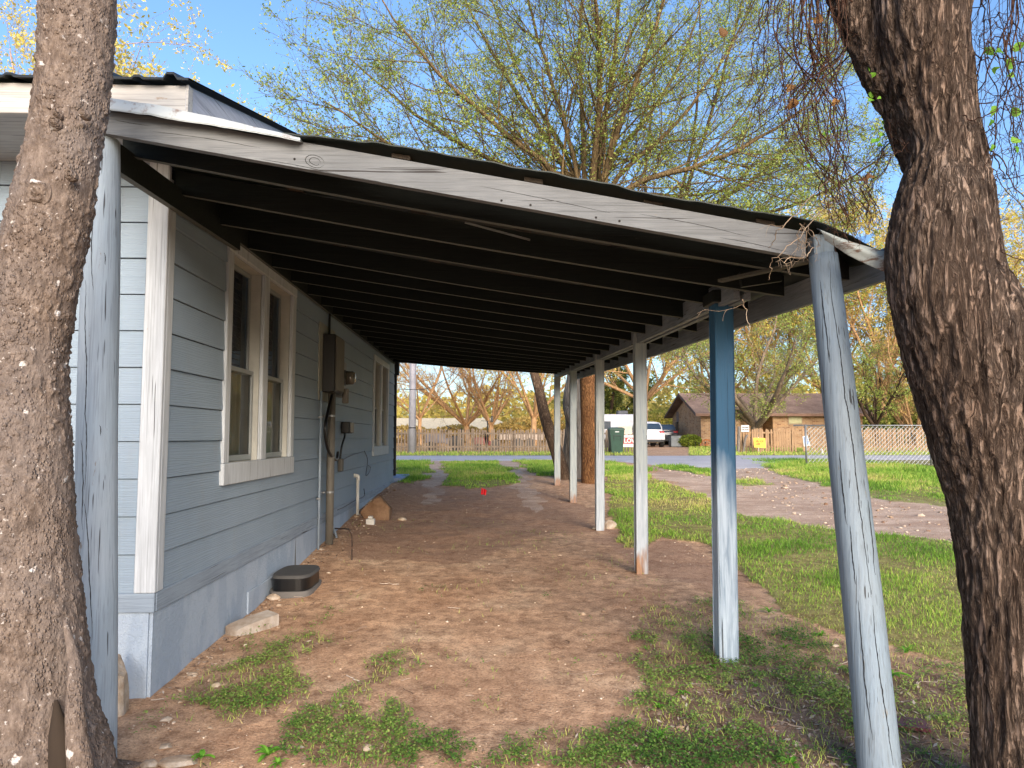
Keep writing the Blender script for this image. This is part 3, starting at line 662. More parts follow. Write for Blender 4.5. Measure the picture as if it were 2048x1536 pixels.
MB().tube([(WX + .15, 8.86, 2.22), (WX + .23, 8.86, 2.22), (WX + .255, 8.86, 2.22)], [.086, .082, .06], 24).build('glass_dome', flat('smoky_dome', '5b564c', .12, .7), mt, smooth=True)
MB().cbox(WX + .12, WX + .19, 8.74, 8.82, 1.9, 2.08, .01).build('seal_box', M_grey, mt)
t = MB().tube([(WX + .1, 8.27, 2.0), (WX + .1, 8.27, 1.0), (WX + .1, 8.27, .15)], .045, 16).build('fat_conduit', M_grey, loc=(WX + .1, 8.27, .2), smooth=True)
tag(t, 'thick grey-brown service conduit running from the breaker panel down to the dirt', 'conduit')
for z in (.85, 1.72): MB().tube([(WX + .1, 8.27, z), (WX + .1, 8.27, z + .022)], .05, 16).cbox(WX + .012, WX + .06, 8.20, 8.34, z, z + .02, .002).build('strap', M_gal, t)
t = MB().tube([(WX + .045, 7.98, 2.0), (WX + .045, 7.98, .12)], .013, 8).build('thin_conduit', M_blueg, loc=(WX + .045, 7.98, .2), smooth=True)
tag(t, 'thin painted conduit left of the thick one, running down the siding', 'conduit')
for z in (.8, 1.7): MB().cbox(WX + .02, WX + .064, 7.955, 8.005, z, z + .02, .002).build('strap', M_gal, t)
tag(MB().tube([(WX + .035, 8.42, 1.85), (WX + .035, 8.44, 1.0), (WX + .06, 8.5, .55), (WX + .14, 8.62, .2)], .015, 8).build('slanted_conduit', M_blueg, loc=(WX + .05, 8.5, .2), smooth=True), 'slim blue-grey conduit slanting out from the wall behind the thick conduit', 'conduit')
def spl(P, n=10):
    P = np.asarray(P, float); P = np.vstack([2 * P[0] - P[1], P, 2 * P[-1] - P[-2]]); o = []
    for i in range(1, len(P) - 2):
        for t in np.linspace(0, 1, n, endpoint=False):
            a, b, c, d = P[i - 1:i + 3]; o.append(.5 * ((2 * b) + (c - a) * t + (2 * a - 5 * b + 4 * c - d) * t * t + (3 * b - a - 3 * c + d) * t ** 3))
    o.append(P[-2]); return np.array(o)
pc = [atX(664, 790, WX + .12), atX(656, 822, WX + .12), atX(650, 860, WX + .12), atX(656, 900, WX + .12), atX(672, 920, WX + .11), atX(676, 905, WX + .08)]
tag(MB().tube(spl(pc), .017, 8).build('black_cable', M_blk, loc=pc[-1], smooth=True), 'thick black cable looping from the panel round the thick conduit', 'cable')
pb = empty('phone_box', atX(690, 855, WX + .02), 'small grey telephone box with black cable on the wall right of the thick conduit', 'junction box')
c = atX(690, 856, WX + .05); MB().cbox(WX + .02, WX + .13, c[1] - .11, c[1] + .11, c[2] - .07, c[2] + .08, .01).build('cover', M_bronze, pb); MB().cbox(WX + .131, WX + .15, c[1] - .1, c[1] + .1, c[2] - .06, c[2] + .07, .006).build('lid', flat('light_lid', '6e6b64', .4), pb)
MB().tube(spl([c + (0, 0, -.07), c + (.02, -.12, -.12), c + (0, -.2, -.25), c + (-.02, -.22, -.5)]), .013, 8).build('tail_cable', M_blk, pb, smooth=True)
c = atX(681, 930, WX + .04); tag(MB().cbox(WX + .015, WX + .07, c[1] - .06, c[1] + .06, c[2] - .08, c[2] + .08, .006).build('outlet_box', M_grey, loc=c), 'small tan outlet box low on the siding right of the thick conduit', 'outlet box')
c = [atX(676, 925, WX + .02), atX(700, 912, WX + .025), atX(718, 906, WX + .025), atX(727, 903, WX + .025)]
tag(MB().tube(spl(c), .005, 6).build('wall_cable', M_blk, loc=c[0], smooth=True), 'thin black cable stapled level along the siding', 'cable')
c = [atX(729, 902, WX + .025), atX(735, 920, WX + .04), atX(732, 950, WX + .03), atX(738, 945, WX + .05), atX(741, 935, WX + .03), atX(737, 931, WX + .03)]
tag(MB().tube(spl(c), .005, 6).build('hanging_cable', M_blk, loc=c[0], smooth=True), 'thin black cable end dangling in a small loop under the far window', 'cable')
c = [atX(675, 1020, WX + .03), atX(690, 1013, WX + .03), atX(712, 1000, WX + .03), atX(728, 992, WX + .03), atX(728, 977, WX + .03)]
tag(MB().tube(spl(c), .005, 6).build('low_cable', M_bronze, loc=c[0], smooth=True), 'thin dark cable strung low on the skirting behind the white pipe', 'cable')
b = atX(716, 1030, WX + .07); tp = atX(716, 953, WX + .07)
t = MB().tube([(tp[0], tp[1], b[2] - .1), tp + (0, 0, -.04)], .022, 12).build('drain_pipe', M_pvc, loc=b, smooth=True); tag(t, 'short white PVC drain pipe standing from the dirt against the wall', 'pipe')
MB().tube(spl([tp + (0, 0, -.06), tp + (0, 0, -.01), tp + (-.03, 0, .012), tp + (-.08, 0, .012)], 5), .028, 12).build('elbow', M_pvc, t, smooth=True)
a, b, c = atX(671, 1057, WX + .12), atX(690, 1056, WX + .16), gnd(703, 1120)
q = atY(698, 1060, c[1]); pts = spl([a, b * .5 + q * .5, q, np.array([c[0], c[1], q[2] - .08]), c + (0, 0, -.05)], 6)
tag(MB().tube(pts, .009, 8).build('bent_rod', flat('rusty_iron', '4a3a30', .8), loc=c, smooth=True), 'rusty bent iron rod hooking out of the dirt beside the thick conduit', 'rod')
# black vent box on the ground
c = gnd(582, 1178); c[0] = WX + .21; vb = empty('vent_box', c, 'black plastic vent box with oval lid on a grey base against the skirting', 'vent box')
def stad(cx, cy, z0, z1, hx, hy, m, k=48, e=4, sh=1.0):
    a = np.arange(k) / k * 2 * np.pi; x = np.sign(np.cos(a)) * np.abs(np.cos(a)) ** (2 / e) * hx; y = np.sign(np.sin(a)) * np.abs(np.sin(a)) ** (2 / e) * hy
    V = np.concatenate([np.stack([cx + x, cy + y, 0 * x + z0], -1), np.stack([cx + x * sh, cy + y * sh, 0 * x + z1], -1), [[cx, cy, z1]]])
    return m.add(V, [(i, (i + 1) % k, k + (i + 1) % k, k + i) for i in range(k)], [(k + i, k + (i + 1) % k, 2 * k) for i in range(k)])
stad(c[0], c[1], c[2] - .05, c[2] + .035, .185, .29, MB()).build('base', flat('grey_base', '6d6a66', .8), vb)
stad(c[0], c[1], c[2] + .035, c[2] + .14, .165, .27, MB()).build('body', M_blk, vb)
stad(c[0], c[1], c[2] + .141, c[2] + .165, .172, .278, MB(), sh=.93).build('lid', flat('dusty_black', '4b4a48', .7), vb)
# curved concrete splash block leaning on the skirting
c = gnd(515, 1262)
m = MB(); P = []; ks = 14
for i in range(ks):
    t = i / (ks - 1); px = 474 + t * 84; top = 1262 - 34 * t ** .8 ; bot = 1282 - 2 * t - 16 * math.sin(t * math.pi) * .6
    b = atX(px, top, WX + .12 + .22 * t); b2 = atX(px, bot, WX + .13 + .22 * t); Pn = [b, b2, b2 + (-.10, .05, -.02), b + (-.10, .05, .02)]
    P.append(Pn)
V = np.array(P).reshape(-1, 3); Q = []
for i in range(ks - 1):
    for j in range(4): Q.append((i * 4 + j, i * 4 + (j + 1) % 4, (i + 1) * 4 + (j + 1) % 4, (i + 1) * 4 + j))
Q += [(3, 2, 1, 0), (ks * 4 - 4, ks * 4 - 3, ks * 4 - 2, ks * 4 - 1)]
n = NT('old_concrete', .9, .2); cv = n.noise(n.co(), 7, 6, .65); M_conc = n.out(n.ramp(cv, [(.3, L('857361')), (.5, L('a39789')), (.7, L('b8afa4'))]), nrm=n.bump(n.noise(n.co(), 80, 4), .5, .006))
tag(m.add(V, Q).build('splash_block', M_conc, loc=c), 'curved broken piece of concrete leaning against the skirting', 'concrete piece')
n = NT('clay_stone', .95, .1); M_clay = n.out(n.ramp(n.noise(n.co(), 6, 6, .7), [(.3, L('6b4f3a')), (.7, L('96795f'))]), nrm=n.bump(n.noise(n.co(), 22, 6, .7), .9, .015))
rock(754, 1036, .38, .3, .36, 'rough brown stone block standing against the wall by the white pipe', 'stone_block', 21, .3, M_clay, 'stone', None)
c = gnd(741, 1048); cp = empty('pipe_cap', c, 'small white square plastic cap sitting in the dirt in front of the stone block', 'plastic cap')
MB().cbox(c[0] - .055, c[0] + .055, c[1] - .05, c[1] + .05, c[2] - .01, c[2] + .07, .006).build('cap_base', M_pvc, cp); MB().cbox(c[0] - .03, c[0] + .03, c[1] - .03, c[1] + .03, c[2] + .071, c[2] + .105, .006).build('cap_top', M_pvc, cp)
c = gnd(236, 1415); rock(234, 1425, .1, .16, .42, 'white limestone chunk half hidden behind the blue left post', 'rock', 33, .2, None)
# red marker flag
c = gnd(967, 1002); fl = empty('marker_flag', c, 'small red utility marker flag on a wire in the middle of the churned soil', 'marker flag')
MB().tube([c + (0, 0, -.03), c + (-.01, 0, .22)], .002, 5).build('wire', M_gal, fl)
tpf = c + (-.01, 0, .22); fv = []
for i in range(5):
    t = i / 4; fv += [tpf + (.085 * t - .02, .02 * math.sin(t * 5), .0 - .04 * t), tpf + (.085 * t - .035, .02 * math.sin(t * 5 + .6), -.11 - .015 * t)]
MB().add(fv, [(2 * i, 2 * i + 2, 2 * i + 3, 2 * i + 1) for i in range(4)]).add(np.array(fv) + (0, .0015, 0), [(2 * i, 2 * i + 1, 2 * i + 3, 2 * i + 2) for i in range(4)]).build('flag', flat('red_plastic', 'd8141f', .45), fl)
# maroon tile by the right tree
c = gnd(1812, 1455); m = MB().cbox(-.10, .10, -.07, .07, 0, .018, .003); V = m.V[0]; a = .35
m.V[0] = np.stack([V[:, 0] * math.cos(a) + V[:, 1] * math.sin(a), -V[:, 0] * math.sin(a) + V[:, 1] * math.cos(a), V[:, 2]], -1) + c + (0, 0, .012)
tag(m.build('maroon_tile', flat('maroon_glaze', '6d3b3f', .5), loc=c), 'flat maroon tile lying in leaf litter beside the log post', 'tile')
# ------------------------------------------------------------------ carport
cpt = empty('carport', (0, 3.4, 0), 'lean-to carport of weathered painted lumber on six posts with a dark sagging metal roof', 'carport')
def rbx(x, y):                                             # underside of the rafters at (x, y)
    zo = np.interp(y, [3.3, 4.6, 7, 9.3, 11.8, 14.2], [2.37, 2.41, 2.47, 2.55, 2.64, 2.73])
    return 2.95 + (zo - 2.95) * (x - WX) / (1.5 - WX)
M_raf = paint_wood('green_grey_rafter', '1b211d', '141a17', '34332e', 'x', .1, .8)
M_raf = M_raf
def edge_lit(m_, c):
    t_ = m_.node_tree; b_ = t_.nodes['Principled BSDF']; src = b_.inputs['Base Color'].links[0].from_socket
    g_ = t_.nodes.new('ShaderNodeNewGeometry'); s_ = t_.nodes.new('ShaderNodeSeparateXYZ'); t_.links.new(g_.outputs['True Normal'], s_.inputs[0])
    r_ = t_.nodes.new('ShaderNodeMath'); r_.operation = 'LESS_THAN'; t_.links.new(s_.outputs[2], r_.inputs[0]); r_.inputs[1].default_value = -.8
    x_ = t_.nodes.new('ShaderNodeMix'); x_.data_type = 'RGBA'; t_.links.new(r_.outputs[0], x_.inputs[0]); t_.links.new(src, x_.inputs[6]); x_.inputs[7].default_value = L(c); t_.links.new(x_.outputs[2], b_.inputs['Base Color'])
edge_lit(M_raf, '585b55')          # down-facing faces coloured paler to paint in light bounced off the ground
M_front = paint_wood('weathered_front_rafter', '787b7c', '66696a', '6f675c', 'x', .3, .7)
M_beamY = paint_wood('grey_beam_paint', '8f969a', '7b8387', '6e6558', 'y', .2, .7)
def sloped(x0, x1, y0, y1, zoff, h, sagf=0.0, segs=12, jit=0.0):
    m = MB(); xs = np.linspace(x0, x1, segs)
    zs = rbx(xs, (y0 + y1) / 2) + zoff - sagf * np.sin((xs - x0) / (x1 - x0) * np.pi) + jit * fbm(xs * 2.5, y0, 3)
    V = []
    for x, z in zip(xs, zs): V += [(x, y0, z), (x, y1, z), (x, y1, z + h), (x, y0, z + h)]
    Q = [(i * 4 + j, (i + 1) * 4 + j, (i + 1) * 4 + (j + 1) % 4, i * 4 + (j + 1) % 4) for i in range(segs - 1) for j in range(4)] + [(0, 1, 2, 3), (segs * 4 - 1, segs * 4 - 2, segs * 4 - 3, segs * 4 - 4)]
    return m.add(V, Q)
def unit(v): return v / (np.linalg.norm(v, axis=-1, keepdims=True) + 1e-9)
from mathutils.bvhtree import BVHTree
M_crack = flat('deep_crack', '15130f', .95)
def cracks(o, paths, wd, seed=1, off=.0012):
    me = o.data; base = np.array(o['_base']); vs = [tuple(np.array(v.co) + base) for v in me.vertices]; bv = BVHTree.FromPolygons(vs, [tuple(p.vertices) for p in me.polygons]); r = np.random.default_rng(seed)
    for P in paths:
        P = spl(np.array([(x, y, 0.) for x, y in P]), 14); P[:, 0] += .9 * fbm(np.arange(len(P)) * .35, seed, 0, 3) * 2; c = []
        for x, y, _ in P:
            d = ray(x, y); h = bv.ray_cast(Vector((0, 0, CZ)), Vector(d).normalized())
            if h[0] is not None: c.append(np.array(h[0]) + np.array(h[1]) * off if np.dot(h[1], d) < 0 else np.array(h[0]) - np.array(h[1]) * off)
        if len(c) < 4: continue
        c = np.array(c); t = unit(np.gradient(c, axis=0)); vd = unit(c - np.array([0, 0, CZ])); s = unit(np.cross(t, vd)); w_ = wd * (np.sin(np.linspace(.05, np.pi - .05, len(c))) ** .6) * (.6 + .5 * r.random(len(c)))
        n_ = len(c); MB().add(np.concatenate([c - s * w_[:, None] / 2, c + s * w_[:, None] / 2]), [(i, i + 1, n_ + i + 1, n_ + i) for i in range(n_ - 1)]).build('crack', M_crack, o)
fr = sloped(-1.84, 1.53, 3.31, 3.352, -.012, .128, .0).build('front_rafter', M_front, cpt); fr['label'] = 'weathered whitish front rafter with nail holes'
M_nail = flat('nail_rust', '1b1512', .9)
for (px, py) in ((589, 318), (1003, 401), (1061, 410), (1192, 435), (1239, 442)):
    q = atY(px, py, 3.309); MB().tube([q, q + (0, .004, 0)], .006, 8).build('nail_hole', M_nail, fr)
yr = 3.62; k = 0; rj = random.Random(3)
while yr < 14.15:
    last = yr > 13.6
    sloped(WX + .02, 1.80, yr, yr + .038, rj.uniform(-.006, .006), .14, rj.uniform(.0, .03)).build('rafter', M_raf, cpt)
    yr += .60 if k else .58
    k += 1
cracks(fr, [[(300, 262), (420, 278), (520, 296)], [(700, 352), (800, 372), (900, 390)], [(520, 318), (600, 332), (680, 350)], [(960, 372), (1100, 400), (1220, 426)], [(1100, 432), (1250, 462), (1400, 492)], [(1280, 428), (1400, 450), (1500, 474)], [(1440, 475), (1500, 486), (1580, 505)], [(230, 240), (260, 246), (300, 252)]], .0022, 9)
ring = [[(630 + 20 * k * math.cos(a), 323 + 13 * k * math.sin(a) + .2 * 20 * k * math.cos(a)) for a in np.linspace(.3, 6.3, 9)] for k in (.55, .95)]
cracks(fr, ring, .003, 11)
# left support beam end and ledger on the wall
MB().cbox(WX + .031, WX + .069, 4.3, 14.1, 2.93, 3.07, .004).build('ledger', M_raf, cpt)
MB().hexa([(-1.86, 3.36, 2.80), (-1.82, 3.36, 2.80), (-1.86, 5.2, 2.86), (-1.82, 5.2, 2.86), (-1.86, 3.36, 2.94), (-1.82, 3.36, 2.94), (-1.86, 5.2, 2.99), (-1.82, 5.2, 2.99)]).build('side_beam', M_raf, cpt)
def postx(y): return np.interp(y, [3.2, 4.62, 6.95, 9.25, 11.8, 14.15], [1.60, 1.55, 1.50, 1.46, 1.42, 1.38])
ys = np.linspace(3.42, 14.2, 40)
def longbeam(dx, w_, z0o, z1o, name, m_, y0=3.42, y1=14.2):
    m = MB(); V = []; ys = np.linspace(y0, y1, 40)
    for y in ys:
        x = float(postx(y)) + dx; z = float(rbx(1.5, y))
        V += [(x, y, z + z0o), (x + w_, y, z + z0o), (x + w_, y, z + z1o), (x, y, z + z1o)]
    n_ = len(ys); Q = [(i * 4 + j, i * 4 + (j + 1) % 4, (i + 1) * 4 + (j + 1) % 4, (i + 1) * 4 + j) for i in range(n_ - 1) for j in range(4)] + [(3, 2, 1, 0), (n_ * 4 - 4, n_ * 4 - 3, n_ * 4 - 2, n_ * 4 - 1)]
    return m.add(V, Q).build(name, m_, cpt)
longbeam(-.02, .04, -.05, .10, 'beam', M_beamY, 4.35)
longbeam(.05, .04, -.05, .10, 'beam', M_beamY, 4.35)
longbeam(.33, .032, -.115, .04, 'fascia', M_beamY, 3.3)
# posts
def post_mat(name, a, b, bare, wear): return paint_wood(name, a, b, bare, 'z', wear, .6)
def gradient_post(name, top, bot, zz0, zz1, side, bare='9c8f80'):
    """paint that has weathered from strong blue at the top to chalky near the ground"""
    n = NT(name, .6, .3); v = n.co((1, 1, .06)); a = n.noise(v, 55, 6, .65, .6)
    s = n.n('ShaderNodeSeparateXYZ'); t = n.n('ShaderNodeTexCoord'); n.t.links.new(t.outputs['Object'], s.inputs[0])
    f = n.math('DIVIDE', n.math('SUBTRACT', s.outputs[2], zz0), zz1 - zz0)
    f = n.math('ADD', f, n.math('MULTIPLY', n.math('SUBTRACT', n.noise(n.co((1, 1, .2)), 6, 4), .5), .5))
    col = n.ramp(f, [(0, L('9a7455')), (.05, L(bot)), (.38, L(bot)), (.56, L(top)), (1, L(top))])
    col = n.mix(n.ramp(a, [(.3, .6), (.6, 0.0)]), col, L('3d5d78' if side else '6f7f8c'))
    ck = n.ramp(n.noise(n.co((1, 1, .018)), 75, 2, .5, .2), [(.305, .85), (.325, 0.0)]); col = n.mix(ck, col, L('2a2c2e'))
    return n.out(col, nrm=n.bump(n.math('SUBTRACT', a, ck), .5, .006))
PY = [4.62, 6.95, 9.25, 11.8, 14.15]; PX = [(1458, 1318), (1285, 1145), (1201, 1060), (1147, 1003), (1115, 970)]
PC = [('33617f', 'b8c6cf', 'post nearest the viewer after the log, deep blue above fading to pale below'), ('a9b0ad', 'b5bcc0', 'pale grey square post, third from the front'), ('b3b8b2', 'b5bcc0', 'pale grey square post standing right of the brown tree trunk'), ('a9b0ad', 'a9b0ad', 'pale grey square post left of the brown tree trunk'), ('a9b0ad', 'a9b0ad', 'farthest grey post at the rear corner')]
for i, y in enumerate(PY):
    b = atY(PX[i][0], PX[i][1], y); hw = [.064, .058, .056, .056, .058][i]; xt = float(postx(y)); zt_ = float(rbx(1.5, y)) + (.06 if i else -.03)
    mt_ = gradient_post('post_paint', PC[i][0], PC[i][1], float(zg(b[0], y)), 2.4, i == 0)
    gz = float(zg(b[0], y)) - .15; m = MB(); S = 14; V = []
    for s_ in range(S):
        t = s_ / (S - 1); x = b[0] + (xt + .02 - b[0]) * t; z = gz + (zt_ - gz) * t; c = .005
        for (sx, sy) in ((-1, -1), (1, -1), (1, 1), (-1, 1)):
            V += [(x + sx * (hw - (c if sx * sy > 0 else 0)) , y + .06 + sy * (hw - (0 if sx * sy > 0 else c)), z), (x + sx * (hw - (0 if sx * sy > 0 else c)), y + .06 + sy * (hw - (c if sx * sy > 0 else 0)), z)]
    Q = [(s_ * 8 + j, s_ * 8 + (j + 1) % 8, (s_ + 1) * 8 + (j + 1) % 8, (s_ + 1) * 8 + j) for s_ in range(S - 1) for j in range(8)]
    Q += [((S - 1) * 8, (S - 1) * 8 + 1, (S - 1) * 8 + 2, (S - 1) * 8 + 3), ((S - 1) * 8, (S - 1) * 8 + 3, (S - 1) * 8 + 4, (S - 1) * 8 + 7), ((S - 1) * 8 + 4, (S - 1) * 8 + 5, (S - 1) * 8 + 6, (S - 1) * 8 + 7)]
    o = m.add(V, Q).build('post', mt_, cpt); o['label'] = PC[i][2]
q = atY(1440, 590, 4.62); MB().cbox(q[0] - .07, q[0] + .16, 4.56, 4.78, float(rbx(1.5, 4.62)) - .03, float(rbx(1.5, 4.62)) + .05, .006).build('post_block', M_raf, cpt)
def log(pts, rads, k, name, m_, sq=2.0, cr=.0):
    P = spl(pts, 24); Rr = np.interp(np.linspace(0, 1, len(P)), np.linspace(0, 1, len(rads)), rads); V, Q = tubes(P[None], np.ones((1, len(P))), k)
    V = V.reshape(len(P), k, 3); a = np.arange(k) / k * 2 * np.pi; s = np.arange(len(P)) / len(P)
    f = (np.abs(np.cos(a)) ** sq + np.abs(np.sin(a)) ** sq) ** (-1 / sq)
    f = f[None] * (1 + .025 * fbm(np.cos(a)[None] * 2, np.sin(a)[None] * 2, s[:, None] * 4, 3))
    if cr:
        wob = .25 * fbm(s * 3, 0, 1)
        d = np.abs(((a[None] - cr - wob[:, None] + np.pi) % (2 * np.pi)) - np.pi); f = f * (1 - .10 * np.exp(-(d / .035) ** 2) * np.clip(fbm(s * 2, 3, 3)[:, None] + .9, 0, 1))
    V = P[:, None] + (V - P[:, None]) * (f * Rr[:, None])[..., None]
    m = MB().add(V, Q); n0 = m.n; m.add([P[-1]]); m.T.append(np.array([[n0, n0 - k + i, n0 - k + (i + 1) % k] for i in range(k)]))
    return m.build(name, m_, cpt, smooth=True)
b = atY(1766, 1560, 3.16); t = atY(1646, 512, 3.36); b[2] -= .15
M_log = paint_wood('silvery_log_paint', '7f909d', '87949c', '7b7f7e', 'z', .35, .6, bs=.7)
o = log([b, b * .6 + t * .4 + (.008, 0, 0), t], [.09, .083, .066], 96, 'post', M_log, 2.15, 5.2); o['label'] = 'round silvery-blue log post leaning at the front right corner'
cracks(o, [[(1659, 522), (1664, 600), (1680, 700), (1688, 780), (1697, 832), (1706, 900), (1714, 976), (1724, 1050), (1733, 1120), (1741, 1190)], [(1745, 1210), (1752, 1290), (1764, 1380), (1776, 1460), (1786, 1530)], [(1716, 1200), (1724, 1290), (1732, 1380), (1745, 1480)], [(1640, 560), (1650, 640), (1660, 720)], [(1678, 900), (1686, 980), (1694, 1050)], [(1735, 1000), (1742, 1060), (1750, 1150)], [(1700, 1050), (1706, 1120), (1712, 1170)]], .0048, 3)
MB().cbox(t[0] - .055, t[0] + .045, t[1] - .03, t[1] + .05, t[2], t[2] + .10, .006).build('post_block', M_log, cpt)
b = atY(190, 1525, 3.38); t = atY(205, 280, 3.40); b[2] -= .15
M_left = paint_wood('blue_left_post_paint', '95a5b0', 'a5b1b9', '7d7469', 'z', .3, .6, bs=.6)
hw = .088; m = MB(); V = []; S = 40; K = 20
for s_ in range(S):
    tt_ = s_ / (S - 1); c = b * (1 - tt_) + t * tt_; c = c + (.004 * math.sin(tt_ * 9), 0, 0)
    for j in range(K):
        a = j / K * 2 * np.pi + .2; e = 3.2 if math.cos(a) < .2 else 2.2; f = (abs(math.cos(a)) ** e + abs(math.sin(a)) ** e) ** (-1 / e)
        V.append(c + np.array([math.cos(a), math.sin(a), 0]) * hw * f * (1 - .16 * tt_) * (1 + .02 * float(vnoise(a * 1.5, tt_ * 9, 0))))
m.add(V, [(s_ * K + j, s_ * K + (j + 1) % K, (s_ + 1) * K + (j + 1) % K, (s_ + 1) * K + j) for s_ in range(S - 1) for j in range(K)])
o = m.build('post', M_left, cpt, smooth=True); o['label'] = 'thick blue cracked post between the left tree and the house corner'
cracks(o, [[(172, 560), (170, 640), (174, 720), (171, 800), (173, 900), (170, 980)], [(168, 1000), (176, 1080), (181, 1180), (184, 1280)], [(186, 420), (183, 500), (187, 580)], [(200, 850), (201, 872)], [(209, 505), (210, 530)], [(163, 880), (166, 960), (165, 1060)]], .0042, 5)
# purlins lying flat on the rafters, ends show above the front rafter
for x in (-1.15, -.42, .22, .80, 1.35):
    z = float(rbx(x, 3.4)) + .13
    V = []; ysp = np.linspace(3.345, 14.2, 30)
    for y in ysp:
        zz = float(rbx(x, y)) + .134; V += [(x - .045, y, zz + .007), (x + .045, y, zz - .007), (x + .045, y, zz + .014), (x - .045, y, zz + .028)]
    nn_ = len(ysp); Q = [(i * 4 + j, i * 4 + (j + 1) % 4, (i + 1) * 4 + (j + 1) % 4, (i + 1) * 4 + j) for i in range(nn_ - 1) for j in range(4)] + [(3, 2, 1, 0)]
    MB().add(V, Q).build('purlin', paint_wood('raw_purlin', '564c40', '43392f', '2f2720', 'y', .2), cpt)
# corrugated sheet with a sagging front edge
xs = np.arange(-1.87, 1.95, .012); ysh = np.concatenate([np.arange(3.26, 3.6, .04), np.arange(3.6, 14.45, .25)])
XX, YY = np.meshgrid(xs, ysh)
edge = .010 * fbm(xs * 2.2, 4, 0, 3) + .007 * fbm(xs * 7, 2, 0, 2)
ZZ = rbx(XX, YY) + .152 + .0015 * np.sin(XX / .14 * 2 * np.pi) + (edge[None] + .008) * np.exp(-(YY - 3.26) / .6)
ZZ -= .05 * np.clip((-.55 - XX) / .5, 0, 1) * np.exp(-(YY - 3.26) / .5)
ZZ -= .35 * np.clip(XX - 1.55, 0, 1) ** 1.2 * np.exp(-(YY - 3.26) / .9)
YY = YY + .03 * fbm(XX * 1.3, 0, 5) * (YY < 3.3) * .4
nx_ = len(xs); ny_ = len(ysh); ii = np.arange(ny_ - 1)[:, None] * nx_ + np.arange(nx_ - 1)[None]
Q = np.stack([ii, ii + 1, ii + nx_ + 1, ii + nx_], -1).reshape(-1, 4); V = np.stack([XX, YY, ZZ], -1).reshape(-1, 3)
m = MB(); m.add(V, Q); m.add(V - (0, 0, .006), Q[:, ::-1]); N0 = len(V)
m.Q.append(np.array([(i, i + N0, i + 1 + N0, i + 1) for i in range(nx_ - 1)]))
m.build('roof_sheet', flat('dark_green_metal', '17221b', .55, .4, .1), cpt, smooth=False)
# lifted pale flashing at the house end
pxs = np.linspace(200, 600, 60); FT = np.array([atY(p_, q_, 3.255) for p_, q_ in zip(pxs, np.interp(pxs, [200, 300, 380, 470, 560, 600], [193, 208, 223, 243, 266, 275]) + 2 * fbm(pxs * .03, 1, 1, 3))]); FB = np.array([atY(p_, q_, 3.25) for p_, q_ in zip(pxs, np.interp(pxs, [200, 300, 350, 400, 470, 560, 600], [215, 228, 237, 245, 255, 273, 281]) + 2.5 * fbm(pxs * .03, 5, 1, 3))])
xs = np.linspace(-1.88, -.30, 60); top = 3.075 + .0 * xs - (xs + 1.88) * .155 + .02 + .012 * np.sin(xs * 7); wv = .012 * fbm(xs * 4, 1, 1, 3)
hgt = np.interp(xs, [-1.88, -1.5, -.9, -.3], [.06, .055, .03, .008])
V = np.concatenate([FB, FT, FT + np.array([0, .2, .004])])
Q = [(r * 60 + i, r * 60 + i + 1, (r + 1) * 60 + i + 1, (r + 1) * 60 + i) for r in (0, 1) for i in range(59)]
n = NT('rust_edged_flashing', .5, .4); M_flash = n.out(n.mix(n.ramp(n.noise(n.co(), 14, 6, .7), [(.55, 0.0), (.68, .8)]), L('a9b0b0'), L('6f5444')))
MB().add(V, Q).add(V - (0, -.002, .005), [q[::-1] for q in Q]).build('flashing', M_flash, cpt, smooth=True)
# tube lamp batten / conduit slung under the rafters and scraps
a, b = atY(676, 441, 4.32), atY(1420, 549, 4.32); a[2] = float(rbx(a[0], 4.3)) - .012; b[2] = float(rbx(b[0], 4.3)) - .014
a = atY(676, 441, 4.75); b = atY(1420, 549, 4.75)
MB().tube(spl([a, a * .5 + b * .5 + (0, 0, -.012), b]), .013, 8).build('slung_pipe', flat('tan_pipe', '8d8468', .5), cpt, smooth=True)
a, b = atY(930, 447, 4.22), atY(1060, 482, 4.22); MB().bar(a, b, .05, .012).build('scrap_board', paint_wood('scrap_wood', '8a8d88', '6e706a', '5d544a', 'x', .3), cpt)
a, b = atY(1440, 562, 3.9), atY(1640, 518, 3.4); MB().bar(a, b, .04, .016).build('brace', paint_wood('raw_brace', '5f5b50', '4d493f', '5d544a', 'x', .3), cpt)
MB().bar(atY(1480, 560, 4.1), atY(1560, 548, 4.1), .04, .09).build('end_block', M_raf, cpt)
# rotten outer end of the beam beyond the log post
MB().hexa([(1.62, 3.36, 2.28), (1.66, 3.33, 2.26), (1.9, 3.62, 2.32), (1.86, 3.66, 2.32), (1.62, 3.36, 2.5), (1.66, 3.33, 2.5), (1.9, 3.62, 2.42), (1.86, 3.66, 2.42)]).build('rotten_end', paint_wood('rotten_end_wood', '3b3a34', '2a2724', '6e5a3c', 'x', .5), cpt)
